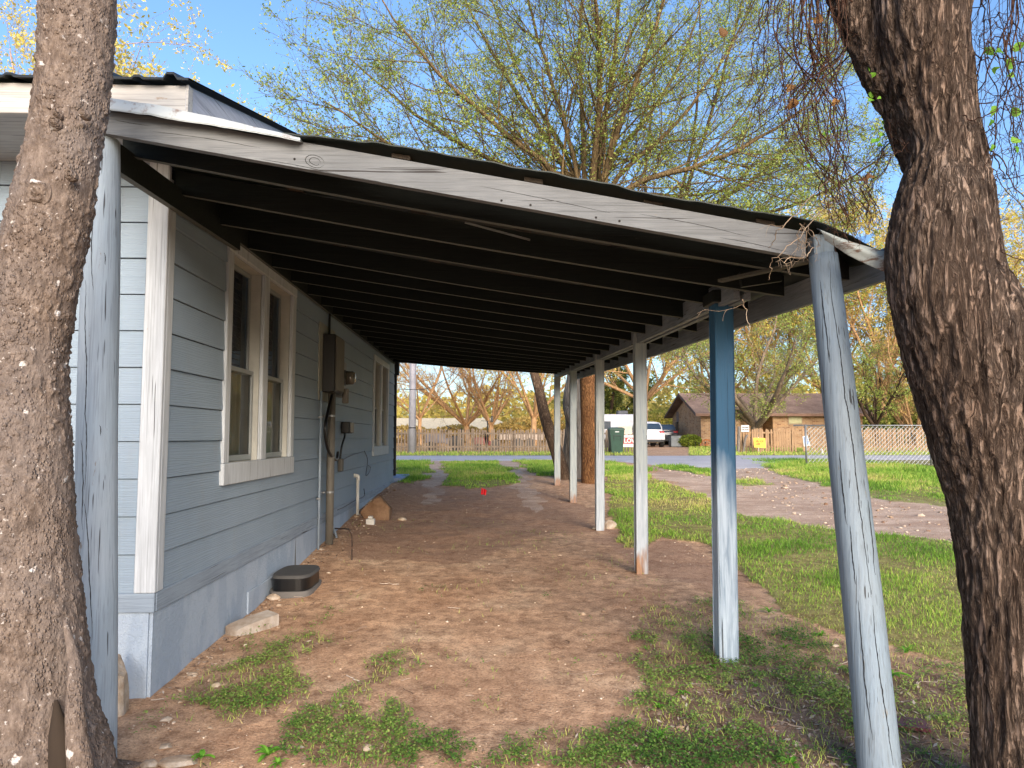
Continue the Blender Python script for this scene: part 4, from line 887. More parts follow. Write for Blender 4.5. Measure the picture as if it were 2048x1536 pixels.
# warped metal panel bridging roof corner and tree
a = [atY(1632, 456, 3.12), atY(1700, 483, 3.05), atY(1800, 512, 2.98)]; b = [atY(1650, 478, 3.12), atY(1712, 516, 3.05), atY(1800, 556, 2.98)]
A = spl(a, 10); B = spl(b, 10); V = []; nP = len(A)
for t in np.linspace(0, 1, 8): V.append(A * (1 - t) + B * t + np.array([0, -.02 * math.sin(t * math.pi), 0])[None] + .006 * fbm(A[:, :1] * 9, t * 3, 2))
V = np.concatenate(V); Q = [(r * nP + i, r * nP + i + 1, (r + 1) * nP + i + 1, (r + 1) * nP + i) for r in range(7) for i in range(nP - 1)]
n = NT('rusty_sheet', .6, .4); M_rs = n.out(n.mix(n.ramp(n.noise(n.co((1, 1, 3)), 9, 6, .7), [(.48, 0.0), (.58, 1.0)]), L('a2aaa5'), L('6d5547')), nrm=n.bump(n.noise(n.co(), 20, 4), .4, .01))
tag(MB().add(V, Q).add(V + (0, .004, -.002), [q[::-1] for q in Q]).build('warped_metal_panel', M_rs, loc=a[0], smooth=True), 'rusty warped sheet metal strip running from the carport corner to the right tree', 'metal sheet')
a = atY(1700, 487, 3.9); c = [atY(x, y, 3.9) for (x, y) in ((1698, 478), (1748, 467), (1735, 486), (1700, 490))]
V = np.array(c + [q + (0, .12, 0) for q in c]); tag(MB().add(V, [(0, 1, 2, 3), (7, 6, 5, 4), (0, 4, 5, 1), (1, 5, 6, 2), (2, 6, 7, 3), (3, 7, 4, 0)]).build('blue_roof_scrap', flat('bright_blue_paint', '3f86c9', .5), loc=a), 'bright blue scrap sticking up behind the rusty metal strip', 'scrap')
# ------------------------------------------------------------------ trees
def unit(v): return v / (np.linalg.norm(v, axis=-1, keepdims=True) + 1e-9)
def grow(rg, P, Rd, n, lrange, ang, t0, ratio, S, wig, trop, rmin, lfun=None, tpow=1.0):
    """children of polylines P (N,s,3) radii Rd (N,s): returns children polylines and radii"""
    N, s, _ = P.shape; M_ = N * n
    t = t0 + (1 - t0) * rg.uniform(0, 1, (N, n)) ** tpow
    f = t * (s - 1); i = np.minimum(f.astype(int), s - 2); w_ = (f - i)[..., None]; ar = np.arange(N)[:, None]
    p = P[ar, i] * (1 - w_) + P[ar, i + 1] * w_; r = (Rd[ar, i] * (1 - w_[..., 0]) + Rd[ar, i + 1] * w_[..., 0])
    d = unit(P[ar, i + 1] - P[ar, i]); rnd = rg.normal(0, 1, d.shape); perp = unit(rnd - (rnd * d).sum(-1, keepdims=True) * d)
    a = rg.uniform(ang[0], ang[1], (N, n))[..., None]
    d = unit(d * np.cos(a) + perp * np.sin(a)).reshape(-1, 3); p = p.reshape(-1, 3); r0 = np.maximum(r.reshape(-1) * ratio * rg.uniform(.7, 1.1, M_), rmin)
    ln = rg.uniform(lrange[0], lrange[1], M_) * (1.15 - .55 * t.reshape(-1)); st = (ln / (S - 1))[:, None]
    out = [p]
    for k in range(S - 1):
        d = unit(d + rg.normal(0, wig, d.shape) + np.array([0, 0, trop])); p = p + d * st; out.append(p)
    C = np.stack(out, 1); rr = r0[:, None] * np.linspace(1, .35, S)[None]
    return C, np.maximum(rr, rmin * .6)
def leaf_quads(rg, P, per, size, spread=.02, asp=.45, t0=.2, tcols=(.05, 1)):
    N, S, _ = P.shape; n = int(N * per); i = rg.integers(0, N, n); f = (t0 + (1 - t0) * rg.uniform(0, 1, n)) * (S - 1); j = np.minimum(f.astype(int), S - 2)
    c = P[i, j] * (1 - (f - j))[:, None] + P[i, j + 1] * (f - j)[:, None] + rg.normal(0, spread, (n, 3))
    u = unit(rg.normal(0, 1, (n, 3))); v = unit(np.cross(u, rg.normal(0, 1, (n, 3)))); s = size * rg.uniform(.5, 1.25, n)[:, None]
    V = np.stack([c - u * s, c + v * s * asp, c + u * s, c - v * s * asp], 1)
    return V, np.arange(n)[:, None] * 4 + np.array([[0, 1, 2, 3]]), np.repeat(np.clip(rg.normal(np.mean(tcols), .25, n), tcols[0], tcols[1]), 4)
def bark(name, cols, sc_=(1, 1, .25), s=18, bs=.9, dist=.02, spots=None, lit=None):
    n = NT(name, .92, .15); v = n.co(sc_); a = n.noise(v, s, 7, .68, .4); b = n.noise(n.co(), 2.0, 4)
    vo = n.vor(n.co(sc_), s * 1.3, 'DISTANCE_TO_EDGE'); f = n.ramp(vo, [(.0, 0.0), (.22, 1.0)])
    c = n.ramp(a, [(.28, L(cols[0])), (.5, L(cols[1])), (.72, L(cols[2]))]); c = n.mix(n.ramp(b, [(.4, 0.0), (.7, .5)]), c, L(cols[2] if len(cols) < 4 else cols[3]))
    c = n.mix(n.math('MULTIPLY', n.math('SUBTRACT', 1.0, f), .55), c, L(cols[0]))
    h = n.math('ADD', n.math('MULTIPLY', f, .6), a)
    if spots:
        sp = n.vor(n.co((1, 1, 1)), 6.5); sc2 = n.n('ShaderNodeSeparateColor'); n.t.links.new(n.vor(n.co((1, 1, 1)), 6.5, out='Color'), sc2.inputs[0])
        m_ = n.math('MULTIPLY', n.ramp(n.math('ADD', sp, n.math('MULTIPLY', n.noise(n.co(), 30, 3), .35)), [(.30, 1.0), (.34, 0.0)]), n.ramp(sc2.outputs[0], [(.55, 0.0), (.58, 1.0)]))
        c = n.mix(n.math('MULTIPLY', m_, .9), c, L(spots)); m2 = n.ramp(n.noise(n.co((1, 1, 1)), 34, 5, .7), [(.66, 0.0), (.72, .8)]); c = n.mix(m2, c, L(spots))
    return n.out(c, nrm=n.bump(h, bs, dist))
def make_tree(name, base, label, rg, limbs, lv, bm, lm, leaf, group=None, trunk=None, cat='tree', twig_mat=None):
    """limbs: list of (polyline pts, r0, r1); lv: list of levels for grow(); leaf: (per twig, size, spread, tint range)"""
    t = empty(name, base, label, cat, group)
    m = MB(); hi = MB()
    tk = trunk or []
    for pts, r0, r1 in tk:
        P = spl(np.array(pts, float), 6); Rr = np.linspace(r0, r1, len(P)) * (1 + .06 * fbm(np.arange(len(P)) * .4, 1, r0 * 99)); V, Q = tubes(P[None], Rr[None], 14); m.add(V, Q)
    S0 = 16; LP = []; LR = []
    for pts, r0, r1 in limbs:
        P = spl(np.array(pts, float), 8); ix = np.linspace(0, len(P) - 1, S0); lo = ix.astype(int).clip(0, len(P) - 2); ww = (ix - lo)[:, None]
        P = P[lo] * (1 - ww) + P[lo + 1] * ww; P[1:] += rg.normal(0, .02, P[1:].shape) * np.linspace(.3, 1, S0 - 1)[:, None]
        LP.append(P); LR.append(np.linspace(r0, r1, S0))
    P = np.array(LP); Rd = np.array(LR); V, Q = tubes(P, Rd, 7); (hi if not tk else hi).add(V, Q)
    if tk: m.build('trunk', bm, t, smooth=True)
    allP = [P]; last = P; last2 = None
    for q, l in enumerate(lv):
        P, Rd = grow(rg, P, Rd, **l); V, Q = tubes(P, Rd, 5 if q == 0 else 3); hi.add(V, Q); last2 = last; last = P
    hi.build('branches' if tk else 'trunk', twig_mat or bm, t, smooth=True)
    if leaf:
        V, Q, T = leaf_quads(rg, last, leaf[0], leaf[1], leaf[2], leaf[4] if len(leaf) > 4 else .45, .1, leaf[3])
        MB().add(V, Q, None, T).build('crown', lm, t)
    return t
M_bud = leafy('spring_bud_leaf', ['6c8636', '93a84c', 'b0bc62', 'c4c678'], trans=.5)
M_gold = leafy('golden_leaf', ['98983e', 'bdb552', 'd6c668', 'dec47e'], trans=.45)
M_orange = leafy('dry_orange_leaf', ['9c8248', 'bd9f56', 'd0b066', 'cbbb78'], trans=.4)
M_olive = leafy('olive_leaf', ['3d4a22', '5d6a30', '82883f', '9d9a50'], trans=.35)
B_dark = bark('dark_twig_bark', ['2c221c', '4a3c31', '6e5b48'], s=14)
B_brown = bark('reddish_flaky_bark', ['4a3020', '7d583a', 'a67c52'], (1, 1, .3), 26, 1.0, .03)
B_grey = bark('dead_grey_bark', ['4c4743', '7d756d', '9c948a'], (1, 1, .12), 16, .8, .02)
B_tan = bark('sunlit_tan_bark', ['6d5038', '9a7450', 'b9936a'], s=8)
# big spring tree behind the carport: brown trunk
rg = np.random.default_rng(11)
c0 = atY(1185, 965, 14.6); c0[2] = float(zg(c0[0], c0[1])) - .02
F_ = c0 * 1; F_[2] = 5.2
def limb(*more):
    pts = [F_ + (rg.uniform(-.1, .1), rg.uniform(-.1, .1), rg.uniform(-.3, .2))]
    for a in more: pts.append(atY(*a))
    return pts
LB = []
for spec in (((1150, 330, 14.4), (1110, 180, 14.2), (1060, 20, 14.0), (1020, -160, 13.8)), ((1168, 300, 14.8), (1160, 120, 15), (1165, -60, 15), (1160, -220, 15)),
             ((1200, 300, 14.9), (1228, 130, 15.2), (1240, -60, 15.6), (1250, -220, 16)), ((1215, 330, 14.4), (1270, 170, 14), (1330, 0, 13.4), (1370, -160, 13)),
             ((1130, 340, 14.9), (1040, 200, 15.2), (960, 60, 15.6), (880, -100, 16)), ((1120, 360, 14.2), (990, 250, 13.7), (870, 140, 13.2), (760, 0, 12.8)),
             ((1110, 380, 14.8), (960, 310, 15.1), (820, 220, 15.4), (690, 110, 15.6)), ((1100, 400, 14.2), (930, 360, 13.6), (780, 290, 13.0), (650, 200, 12.6)),
             ((1105, 420, 14.6), (930, 400, 14.8), (790, 350, 15), (680, 290, 15.2)), ((1230, 360, 14.6), (1340, 260, 14.6), (1440, 130, 14.8), (1520, -20, 15)),
             ((1250, 380, 14.0), (1400, 330, 13.4), (1530, 270, 13.0), (1640, 190, 12.6)), ((1240, 400, 15.0), (1370, 390, 15.6), (1500, 370, 16), (1620, 330, 16.4)),
             ((1190, 300, 14.2), (1200, 150, 13.4), (1190, 0, 12.4), (1170, -200, 11.5)), ((1215, 340, 15.2), (1290, 240, 16), (1370, 110, 17), (1420, -60, 18)),
             ((1140, 330, 15.4), (1080, 220, 16.2), (1010, 80, 17), (960, -80, 18)), ((1240, 440, 14.2), (1330, 480, 13.6), (1430, 500, 13), (1540, 470, 12.6))):
    LB.append((limb(*spec), rg.uniform(.06, .10), .014))
lv = [dict(n=20, lrange=(1.5, 3.2), ang=(.35, .95), t0=.12, ratio=.42, S=8, wig=.10, trop=.03, rmin=.008),
      dict(n=9, lrange=(.6, 1.5), ang=(.3, .9), t0=.12, ratio=.5, S=6, wig=.13, trop=.03, rmin=.005),
      dict(n=5, lrange=(.22, .6), ang=(.35, 1.0), t0=.15, ratio=.6, S=4, wig=.14, trop=.05, rmin=.0035)]
make_tree('spring_tree', c0, 'large spring tree with thick reddish-brown trunk and fine fanned crown rising over the carport roof', rg, LB, lv, B_brown, M_bud,
          (8, .029, .04, (.0, .9), .5), trunk=[([c0 + (0, 0, -.1), c0 + (0, 0, 1.2), c0 + (-.01, 0, 2.8), (c0[0], c0[1], 4.4), (c0[0] - .05, c0[1], 5.9)], .235, .24)], twig_mat=bark('olive_limb_bark', ['3c3327', '625239', '84704c'], s=12))
# right hand neighbour crown leaning to the right, behind the carport corner
c1 = atY(1335, 950, 19.0); c1[2] = float(zg(c1[0], c1[1])); rg = np.random.default_rng(12)
F_ = atY(1340, 520, 19.0)
LB = [(limb(*s), rg.uniform(.06, .10), .015) for s in (((1380, 360, 18.5), (1430, 200, 18), (1480, 20, 18), (1500, -100, 18)), ((1365, 380, 19.4), (1390, 240, 20), (1400, 60, 20.5), (1390, -80, 21)),
     ((1420, 420, 19), (1540, 330, 19), (1640, 200, 19.4), (1720, 40, 20)), ((1430, 460, 18.6), (1560, 420, 18), (1680, 370, 17.5), (1780, 300, 17)), ((1300, 440, 19.4), (1290, 330, 19.8), (1310, 180, 20.4), (1300, 20, 21)), ((1400, 520, 18.6), (1500, 540, 18), (1580, 560, 17.6), (1660, 600, 17.2)))]
lv2 = [dict(n=17, lrange=(1.6, 3.4), ang=(.3, .9), t0=.12, ratio=.42, S=8, wig=.10, trop=.02, rmin=.009),
       dict(n=8, lrange=(.7, 1.6), ang=(.3, .9), t0=.12, ratio=.5, S=6, wig=.13, trop=-.01, rmin=.006),
       dict(n=5, lrange=(.25, .65), ang=(.35, 1.0), t0=.15, ratio=.6, S=4, wig=.14, trop=.03, rmin=.004)]
tr_ = make_tree('spring_tree', c1, 'slim spring tree leaning right, its trunk hidden behind the right end of the carport roof', rg, LB, lv2, B_dark, M_bud, (9, .035, .045, (.1, .9), .5))
# the leaning thin trunk and the dead grey trunk beside it
rg = np.random.default_rng(13)
b = atY(1128, 958, 15.4); b[2] = float(zg(b[0], b[1]))
F_ = atY(1068, 745, 16.2)
make_tree('leaning_tree', b, 'slim dark tree leaning left beside the rear carport post', rg, [([F_, F_ + (-.15, .1, .9), F_ + (-.2, .3, 2.0), F_ + (-.1, .5, 3.4)], .09, .03), ([F_ + (0, 0, .3), F_ + (.3, .2, 1.4), F_ + (.5, .4, 2.6), F_ + (.5, .4, 3.8)], .07, .02)],
          [dict(n=7, lrange=(.7, 1.5), ang=(.4, .9), t0=.3, ratio=.4, S=7, wig=.1, trop=.05, rmin=.01), dict(n=6, lrange=(.3, .8), ang=(.3, .9), t0=.2, ratio=.5, S=5, wig=.12, trop=.03, rmin=.006)], bark('grey_brown_slim_bark', ['33271f', '5e4c3e', '85705c'], s=20), M_bud, (5, .03, .04, (.1, 1)),
          trunk=[([b + (.05, 0, -.1), atY(1112, 900, 15.5), atY(1092, 840, 15.8), atY(1078, 780, 16.1), F_], .15, .10)])
b = atY(1143, 960, 15.9); b[2] = float(zg(b[0], b[1]))
dt = empty('dead_tree', b, 'grey dead split trunk standing between the leaning tree and the brown trunk', 'tree')
P = [b + (0, 0, -.1), atY(1146, 900, 15.9), atY(1148, 840, 15.9), atY(1143, 800, 15.9), atY(1150, 740, 15.9), atY(1158, 660, 15.9), atY(1150, 560, 16)]
MB().tube(spl(P, 6), np.interp(np.linspace(0, 1, 37), [0, .3, .45, .6, 1], [.27, .19, .21, .17, .10]), 14).build('trunk', B_grey, dt, smooth=True)
MB().tube(spl([atY(1150, 860, 15.7), atY(1136, 825, 15.7), atY(1132, 812, 15.7)], 5), [.1] * 6 + [.08, .06, .05, .04, .02][:5], 8).build('broken_limb', B_grey, dt, smooth=True)
# ivy tuft at the foot of the dead trunk
# ------------------------------------------------------------------ two foreground trees
def big_trunk(rows, Y, k, S, name, loc_label, bm, fn, extra=(), parent=None):
    """rows: (photo y, left x, right x) silhouette of a round trunk standing at depth Y"""
    P = []; Rr = []
    for (py, xl, xr) in rows:
        dl, dr = ray(xl, py), ray(xr, py); al, ar = math.atan2(dl[0], dl[1]), math.atan2(dr[0], dr[1]); am = (al + ar) / 2
        z_ = atY((xl + xr) / 2, py, Y)[2]; P.append(np.array([Y * math.tan(am), Y, z_])); Rr.append(Y / math.cos(am) * math.sin((ar - al) / 2))
    P = np.array(P); Rr = np.array(Rr); f = np.linspace(0, len(P) - 1, S)
    Ps = spl(P, 20); fs = np.linspace(0, len(P) - 1, len(Ps)); PP = np.stack([np.interp(f, fs, Ps[:, j]) for j in range(3)], -1)
    R2 = spl(np.stack([Rr, Rr * 0, Rr * 0], -1), 20)[:, 0]; RR = np.interp(f, fs, R2)
    V, _ = tubes(PP[None], np.ones((1, S)), k); _, Q = tubes(PP[None], np.ones((1, S)), k); V = V.reshape(S, k, 3); D = V - PP[:, None]
    d = fn(PP[:, None] + D * RR[:, None, None], D, RR)
    V = PP[:, None] + D * (RR[:, None] + .010 + d)[..., None]
    m = MB().add(V, Q)
    return m
def furrow(P, D, Rr, amp=.012, fx=26, fz=5):
    x, y, z = P[..., 0], P[..., 1], P[..., 2]
    n_ = fbm(x * fx + .5 * fbm(x * 3, y * 3, z * 3, 2), y * fx, z * fz, 3)
    return amp * (.4 - np.abs(n_) * 3.2) + .010 * fbm(x * 3, y * 3, z * 1.6, 3)
def ridge_bark(name, c0, c1, c2, c3):
    n = NT(name, .93, .12); wv = n.noise(n.co((1, 1, .3)), 7, 4, .6)
    a = n.noise(n.co((1, 1, .16)), 34, 6, .62, .9); a2 = n.noise(n.co((1, 1, .3)), 70, 5, .7, .5); rid = n.math('ABSOLUTE', n.math('SUBTRACT', a, .5))
    rid = n.ramp(rid, [(.0, 0.0), (.10, 1.0)]); big = n.noise(n.co((1, 1, .45)), 4, 4)
    c = n.ramp(a2, [(.32, L(c1)), (.62, L(c2))]); c = n.mix(n.ramp(big, [(.42, 0.0), (.66, .6)]), c, L(c3)); c = n.mix(n.math('MULTIPLY', n.math('SUBTRACT', 1.0, rid), .75), c, L(c0))
    c = n.mix(n.ramp(n.noise(n.co((1, 1, .4)), 80, 3, .6), [(.62, 0.0), (.72, .4)]), c, L('a89886'))
    fis = n.ramp(n.noise(n.co((1, 1, .09)), 46, 4, .6, .5), [(.36, .85), (.43, 0.0)]); c = n.mix(fis, c, L('2a1f18'))
    return n.out(c, nrm=n.bump(n.math('SUBTRACT', n.math('ADD', rid, n.math('MULTIPLY', a2, .6)), fis), 1.0, .02))
def ridge_bark_old(name, c0, c1, c2, c3):
    n = NT(name, .93, .12); v = n.co((1, 1, .2)); n0 = n.noise(n.co((1, 1, .35)), 9, 3, .5)
    vv = n.n('ShaderNodeVectorMath', operation='ADD'); n.put(vv.inputs[0], v); sc_ = n.n('ShaderNodeVectorMath', operation='SCALE'); n.put(sc_.inputs[0], n.n('ShaderNodeTexNoise').outputs[1]); sc_.inputs[3].default_value = .0
    a = n.noise(v, 30, 5, .6, .8); e = n.vor(v, 24, 'DISTANCE_TO_EDGE', rnd=1.0); plates = n.ramp(n.math('ADD', e, n.math('MULTIPLY', n.math('SUBTRACT', a, .5), .35)), [(.02, 0.0), (.20, 1.0)])
    fine = n.noise(n.co((1, 1, .35)), 90, 5, .7)
    c = n.mix(plates, L(c0), n.ramp(fine, [(.35, L(c1)), (.6, L(c2))])); c = n.mix(n.ramp(n0, [(.45, 0.0), (.7, .55)]), c, L(c3))
    c = n.mix(n.math('MULTIPLY', n.math('SUBTRACT', 1.0, plates), .8), c, L(c0))
    h = n.math('ADD', plates, n.math('MULTIPLY', fine, .45))
    return n.out(c, nrm=n.bump(h, 1.0, .018))
B_right = ridge_bark('furrowed_bark', '322821', '6c594c', '988575', '7a6556')
b = atY(2100, 1720, 2.85); b[2] = float(zg(b[0], 2.85)) - .05
RT = empty('furrowed_tree', b, 'large tree with deeply furrowed brown bark leaning at the right edge of the view', 'tree')
rows = [(1900, 1900, 2330), (1720, 1945, 2262), (1536, 1948, 2200), (1350, 1936, 2165), (1200, 1925, 2160), (1080, 1912, 2145), (980, 1893, 2130), (900, 1868, 2118), (820, 1842, 2110), (740, 1818, 2104), (680, 1802, 2086), (620, 1788, 2046), (560, 1778, 2012), (500, 1775, 2000), (440, 1784, 1992), (380, 1800, 1986), (310, 1822, 1970), (250, 1815, 1955), (190, 1795, 1950), (130, 1775, 1946), (60, 1752, 1942), (0, 1745, 1945), (-80, 1740, 1950), (-200, 1740, 1960)]
m = big_trunk(rows, 2.85, 180, 520, 'trunk', '', B_right, furrow)
l1 = big_trunk([(440, 1845, 1925), (360, 1822, 1925), (280, 1790, 1915), (210, 1765, 1880), (140, 1728, 1835), (70, 1695, 1780), (0, 1665, 1742), (-90, 1625, 1690), (-200, 1590, 1650)], 2.97, 110, 300, '', '', B_right, furrow)
P = spl([atY(1950, 790, 2.85), atY(2020, 735, 2.85), atY(2090, 680, 2.9), atY(2180, 540, 3.0), atY(2260, 400, 3.1)], 12); n_ = len(P)
V, Q = tubes(P[None], np.ones((1, n_)), 90); V = V.reshape(n_, 90, 3); D = V - P[:, None]; Rq = np.linspace(.15, .11, n_); V = P[:, None] + D * (Rq[:, None] + furrow(P[:, None] + D * Rq[:, None, None], D, Rq))[..., None]; m.add(V, Q)
m.V += l1.V; m.Q += [q + m.n for q in l1.Q]; m.A += l1.A; m.n += l1.n
m.build('trunk', B_right, RT, smooth=True)
# left tree: warty greyish bark with lichen, old wound at the foot
n = NT('warty_bark', .93, .12); w1 = n.vor(n.co((1, 1, .7)), 95); w2 = n.noise(n.co((1, 1, .4)), 42, 7, .75); w3 = n.noise(n.co(), 3.2, 4)
wart = n.math('MULTIPLY', n.ramp(w1, [(.15, 1.0), (.5, 0.0)]), n.ramp(n.noise(n.co((1, 1, .5)), 9, 4, .6), [(.38, .1), (.6, 1.0)]))
c = n.ramp(w2, [(.3, L('42372f')), (.48, L('6c5e53')), (.68, L('928376'))]); c = n.mix(n.ramp(w3, [(.4, 0.0), (.68, .55)]), c, L('7d7570')); c = n.mix(n.math('MULTIPLY', wart, .35), c, L('8f7d70'))
sp = n.vor(n.co((1, 1, 1.3)), 11); s2 = n.n('ShaderNodeSeparateColor'); n.t.links.new(n.vor(n.co((1, 1, 1.3)), 11, out='Color'), s2.inputs[0])
mm = n.math('MULTIPLY', n.ramp(n.math('ADD', sp, n.math('MULTIPLY', n.math('SUBTRACT', n.noise(n.co(), 22, 5, .65), .5), 1.1)), [(.10, 1.0), (.16, 0.0)]), n.ramp(s2.outputs[0], [(.45, 0.0), (.47, 1.0)]))
c = n.mix(n.math('MULTIPLY', mm, .9), c, L('cfcac4')); c = n.mix(n.math('MULTIPLY', n.ramp(n.noise(n.co(), 48, 4, .65), [(.64, 0.0), (.68, .75)]), 1.0), c, L('c9c2ba'))
B_left = n.out(c, nrm=n.bump(n.math('ADD', n.math('MULTIPLY', wart, .8), w2), 1.0, .012))
b = atY(60, 1700, 2.72); b[2] = float(zg(b[0], 2.72)) - .05
LT = empty('warty_tree', b, 'warty grey-brown tree trunk with white lichen spots at the left edge', 'tree')
def warts(P, D, Rr):
    x, y, z = P[..., 0], P[..., 1], P[..., 2]; n_ = fbm(x * 60, y * 60, z * 45, 2)
    return .0045 * np.clip(n_, 0, 1) * 3 - .004 + .008 * fbm(x * 4, y * 4, z * 2.4, 3)
rows = [(1950, -330, 420), (1750, -230, 300), (1620, -175, 240), (1536, -150, 222), (1440, -128, 192), (1300, -106, 170), (1180, -96, 158), (1000, -84, 146), (900, -80, 141), (800, -72, 134), (700, -56, 136), (600, -28, 152), (520, -8, 166), (440, 14, 182), (360, 34, 193), (280, 55, 203), (200, 68, 213), (100, 75, 222), (0, 80, 230), (-120, 86, 240)]
m = big_trunk(rows, 2.72, 220, 700, 'trunk', '', B_left, warts); m.build('trunk', B_left, LT, smooth=True)
# knots and burls
for (px, py, s_) in ((78, 385, .045), (143, 352, .020), (118, 233, .014), (112, 248, .022), (170, 230, .018)):
    q = atY(px, py, 2.72 - .125); V = RV * np.array([s_, .03, s_ * 1.1]); V = V * (1 + .15 * fbm(V[:, 0] * 60, V[:, 1] * 60, V[:, 2] * 60, 3))[:, None]
    a = np.sqrt((RV[:, 0]) ** 2 + RV[:, 2] ** 2); V[:, 1] *= (1 - .35 * np.cos(a * 14)) * .8
    MB().add(V + q, None, RF).build('knot', B_left, LT, smooth=True)
# healed wound and surface root on the right side of the foot
B_wound = bark('wound_wood', ['54443a', '7d6552', '9a8068'], (1, 1, .3), 30, .9, .012)
P = [atY(130, 1240, 2.60), atY(148, 1330, 2.585), atY(150, 1430, 2.57), atY(160, 1530, 2.56), atY(175, 1640, 2.55)]
MB().tube(spl(P, 8), np.interp(np.linspace(0, 1, 33), [0, .3, .6, 1], [.008, .024, .034, .05]), 20).build('wound_edge', B_left, LT, smooth=True)
P = [atY(112, 1400, 2.585), atY(118, 1470, 2.565), atY(124, 1560, 2.55)]
MB().tube(spl(P, 8), np.interp(np.linspace(0, 1, 17), [0, .5, 1], [.006, .032, .04]), 16).build('hollow', flat('dark_rot', '33291f', .95), LT, smooth=True)
a = gnd(235, 1534); MB().tube(spl([atY(150, 1560, 2.7), atY(205, 1560, 2.9), a + (-.02, -.05, .01), a + (.14, .04, -.03)], 8), [.08] * 8 + list(np.linspace(.08, .02, 17)), 12).build('root', B_left, LT, smooth=True)
# ------------------------------------------------------------------ hanging vines
M_vine = bark('vine_stem', ['2a1d18', '4c362b', '6d5040'], s=30); M_yl = leafy('young_vine_leaf', ['4f8a24', '74ad35', '93c24a'], trans=.5); M_dl = leafy('dead_vine_leaf', ['5f4327', '94693d', 'b58a52'], trans=.4)
def vine(name, label, strands, Yd, seed, leaves, dead, twigs=6):
    r = np.random.default_rng(seed); t = empty(name, atY(*strands[0][0], Yd), label, 'vine'); S = 26; PP = []
    for st in strands:
        P = spl([atY(x, y, Yd + r.uniform(-.2, .2)) for x, y in st], 8); f = np.linspace(0, len(P) - 1, S); lo = f.astype(int).clip(0, len(P) - 2); P = P[lo] * (1 - (f - lo)[:, None]) + P[lo + 1] * (f - lo)[:, None]
        PP.append(P + np.cumsum(r.normal(0, .0075, P.shape), 0))
    P = np.array(PP); Rd = np.repeat(r.uniform(.0012, .0036, len(P))[:, None], S, 1) * np.linspace(1, .5, S)
    m = MB(); V, Q = tubes(P, Rd, 5); m.add(V, Q)
    C, CR = grow(r, P, Rd, twigs, (.06, .26), (.4, 1.4), .1, .6, 7, .34, -.05, .0011); V, Q = tubes(C, CR, 3); m.add(V, Q)
    C2, CR2 = grow(r, C, CR, 2, (.03, .10), (.4, 1.2), .2, .7, 4, .25, -.05, .0009); V, Q = tubes(C2, CR2, 3); m.add(V, Q)
    m.build('stems', M_vine, t, smooth=True)
    def lf(px, py, s, mm, nm):
        c = atY(px, py, Yd + r.uniform(-.1, .1)); k = 14; a = np.arange(k) / k * 2 * np.pi; rad = s * (1 - .25 * np.cos(a)) * (1 + .12 * np.sin(a * 3 + r.uniform(0, 6))); u = unit(r.normal(0, 1, 3) * (1, .35, 1)); v = unit(np.cross(u, (r.normal(0, .4), 1, r.normal(0, .4))))
        cup = s * .35 * np.cos(a * 2 + r.uniform(0, 3)) ; w_ = np.cross(u, v)
        V = np.vstack([c, c + np.outer(rad * np.cos(a), u) + np.outer(rad * np.sin(a) * .8, v) + np.outer(cup, w_)])
        return V, [(0, i + 1, (i + 1) % k + 1) for i in range(k)]
    for (lst, mm, nm) in ((leaves, M_yl, 'young_leaves'), (dead, M_dl, 'dead_leaves')):
        m = MB()
        for (x, y, s) in lst: V, T = lf(x, y, s, mm, nm); m.add(V, None, T, r.uniform(.1, 1))
        if lst: m.build(nm, mm, t, smooth=True)
    return t
r = np.random.default_rng(5)
ST = []
for i in range(44):
    x0 = r.uniform(1570, 1700); x1 = r.uniform(1580, 1700) ; x2 = r.uniform(1650, 1730)
    st = [(x0, -60), (x0 + r.uniform(-20, 20), 90), (x1 - 10, 200), (x1 + r.uniform(-10, 25), 300)]
    if r.random() < .65: st += [(x2, 390 + r.uniform(-10, 10)), (x2 + r.uniform(10, 45), 440 + r.uniform(-10, 40))]
    ST.append(st)
for i in range(14):
    x0 = r.uniform(1480, 1620); ST.append([(x0, -60), (x0 + r.uniform(-40, 10), 60), (x0 + r.uniform(-60, -10), 150), (x0 + r.uniform(-110, -20), 230)])
for i in range(8): ST.append([(1810 + r.uniform(-10, 20), 230 + i * 12), (1770, 290 + r.uniform(-20, 30)), (1740 + r.uniform(-20, 10), 370), (1735 + r.uniform(-40, 30), 440)])
YL = [(1747 + r.uniform(-8, 30), r.uniform(95, 290), r.uniform(.008, .016)) for _ in range(26)] + [(1655 + r.uniform(-40, 60), r.uniform(200, 340), r.uniform(.006, .011)) for _ in range(8)]
DL = [(1449, 66, .022), (1640, 38, .022), (1642, 86, .024), (1578, 176, .022), (1588, 206, .024), (1730, 362, .024), (1738, 352, .018), (1672, 204, .018)]
vine('hanging_vine', 'tangle of bare brown vine twigs with dead leaves hanging left of the furrowed tree', ST, 2.95, 21, YL, DL)
ST = []
for i in range(26):
    y0 = r.uniform(-80, 460); ST.append([(1935 + r.uniform(-5, 30) , y0 + 90 * r.random()), (1975 + r.uniform(-15, 15), y0 + r.uniform(-60, 60)), (2020 + r.uniform(-10, 10), y0 + r.uniform(-90, 70)), (2090, y0 + r.uniform(-120, 90))])
for i in range(14): x0 = r.uniform(1950, 2050); ST.append([(x0, -60), (x0 + r.uniform(-20, 20), 100), (x0 + r.uniform(-30, 30), 230), (x0 + r.uniform(-30, 30), 330 + r.uniform(0, 60))])
